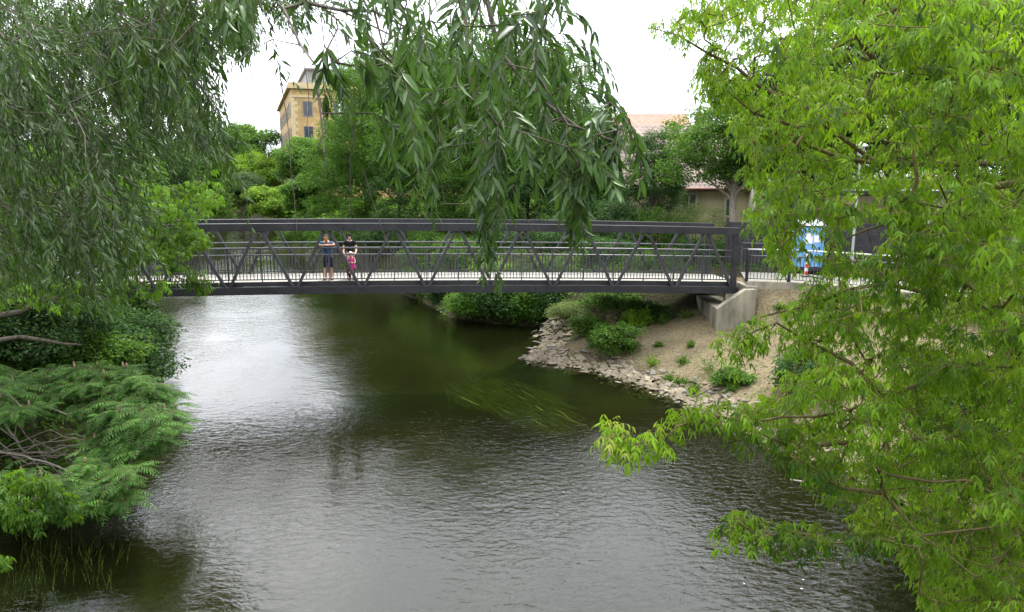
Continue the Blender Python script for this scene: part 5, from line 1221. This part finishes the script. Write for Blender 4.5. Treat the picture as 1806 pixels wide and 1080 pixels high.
add_strands(iT, (.5, 1.0), 10, 2, (.10, .016), .14, (.2, 0, -.6))
nearl = lvs; lvs = []
add_strands(iB, (.2, .46), 10, 2, (.078, .018), .16, (.18, 0, -.9), wb_env, .25, .6)
add_strands(iB[nB:], (.2, .36), 9, 2, (.09, .014), .16, (.05, 0, -1.0), wb_env, .25)
# strands that arch out to the right against the sky
ap = np.array([P(x, y, d) for x, y, d in [(985, 60, 3.4), (1000, 75, 3.3), (1020, 150, 3.1), (1035, 165, 3.1), (990, 20, 3.5)]])
S = strands(ap, nrm(np.tile([.9, -.1, .12], (5, 1))+rv(5, .06)), np.array([.34, .28, .36, .3, .2]), 12, .16, .03)
sgs.extend(strand_segs(S, .0022, .0008)); lvs.extend(strand_leaves(S, 1, (.075, .01), .27, .35, .75))
# bare hanging twigs
tw = np.array([P(x, y, d) for x, y, d in [(493, 130, 3.6), (627, 170, 3.2), (640, 300, 3.1), (350, 440, 4.0), (520, 60, 3.9), (590, 60, 3.7), (700, 120, 3.4), (880, 270, 3.3)]])
S2 = strands(tw, nrm(np.array([[.02, 0, -1], [-.05, 0, -1], [.3, 0, -1], [.12, 0, -1], [.35, 0, -1], [.1, 0, -1], [.5, 0, -1], [.5, 0, -1.]])), np.array([.75, .5, .42, .33, .5, .45, .5, .5]), 12, .05, .06)
sgs.extend(strand_segs(S2, .0024, .0014))
tubes(sgs, 'trunk', M['bark'], wi, 5)
leaves(nearl, 'crown', M['willow'], wi, 1)
leaves(lvs, 'hanging_sprays', M['willow_near'], wi, 2)
# ------------------------------------------------------------------ light, sky, camera
SUN_EL, SUN_AZ = R(62), R(25)     # azimuth measured from +y towards +x
w = bpy.data.worlds.new('World'); bpy.context.scene.world = w; w.use_nodes = True; nt = w.node_tree; nt.nodes.clear()
sky = N(nt, 'ShaderNodeTexSky'); sky.sky_type = 'NISHITA'; sky.sun_disc = False; sky.sun_elevation = SUN_EL; sky.sun_rotation = SUN_AZ; sky.air_density = 1.0; sky.dust_density = 3.0
cl = noise(nt, 2.3, 5, .55, N(nt, 'ShaderNodeTexCoord').outputs['Generated'], .3)
cloud = ramp(nt, cl, [(.33, (7.0, 7.5, 8.8)), (.5, (12, 12.4, 13.4)), (.66, (18.5, 18.6, 19))])
bg = N(nt, 'ShaderNodeBackground'); bg.inputs['Strength'].default_value = .12
sx_ = N(nt, 'ShaderNodeSeparateXYZ'); L(nt, N(nt, 'ShaderNodeTexCoord').outputs['Generated'], sx_.inputs[0])
gz = ramp(nt, sx_.outputs['Z'], [(.0, (.55, .55, .55)), (.17, (1.0, 1.0, 1.0)), (.5, (1.05, 1.05, 1.05)), (1.0, (1.3, 1.3, 1.3))])
xm = nt.nodes.new('ShaderNodeMix'); xm.data_type = 'RGBA'; xm.blend_type = 'MULTIPLY'; xm.inputs[0].default_value = 1; L(nt, cloud, xm.inputs[6]); L(nt, gz, xm.inputs[7])
L(nt, mixc(nt, .92, sky.outputs[0], xm.outputs[2]), bg.inputs['Color']); o = N(nt, 'ShaderNodeOutputWorld'); L(nt, bg.outputs[0], o.inputs[0])
sl = bpy.data.lights.new('sun', 'SUN'); sl.energy = 2.6; sl.angle = R(9); sl.color = (1, .95, .86); so = bpy.data.objects.new('sun', sl); C.objects.link(so)
dv = Vector((math.sin(SUN_AZ)*math.cos(SUN_EL), math.cos(SUN_AZ)*math.cos(SUN_EL), math.sin(SUN_EL))); so.rotation_euler = dv.to_track_quat('Z', 'Y').to_euler(); so.location = (0, 0, 40)
cd = bpy.data.cameras.new('camera'); co = bpy.data.objects.new('camera', cd); C.objects.link(co); bpy.context.scene.camera = co
cd.sensor_width = 36; cd.lens = 36*F/1806; cd.clip_start = .1; cd.clip_end = 3000
co.location = (0, 0, EYE); co.rotation_euler = (math.pi/2-PITCH, 0, 0)
s = bpy.context.scene; s.view_settings.view_transform = 'Standard'; s.view_settings.look = 'None'; s.view_settings.exposure = 1.22; s.view_settings.gamma = 1
s.cycles.use_denoising = True; s.cycles.max_bounces = 6; s.cycles.diffuse_bounces = 3; s.cycles.glossy_bounces = 3; s.cycles.transparent_max_bounces = 8; s.cycles.transmission_bounces = 3
s.cycles.caustics_reflective = False; s.cycles.caustics_refractive = False; s.cycles.sample_clamp_indirect = 6
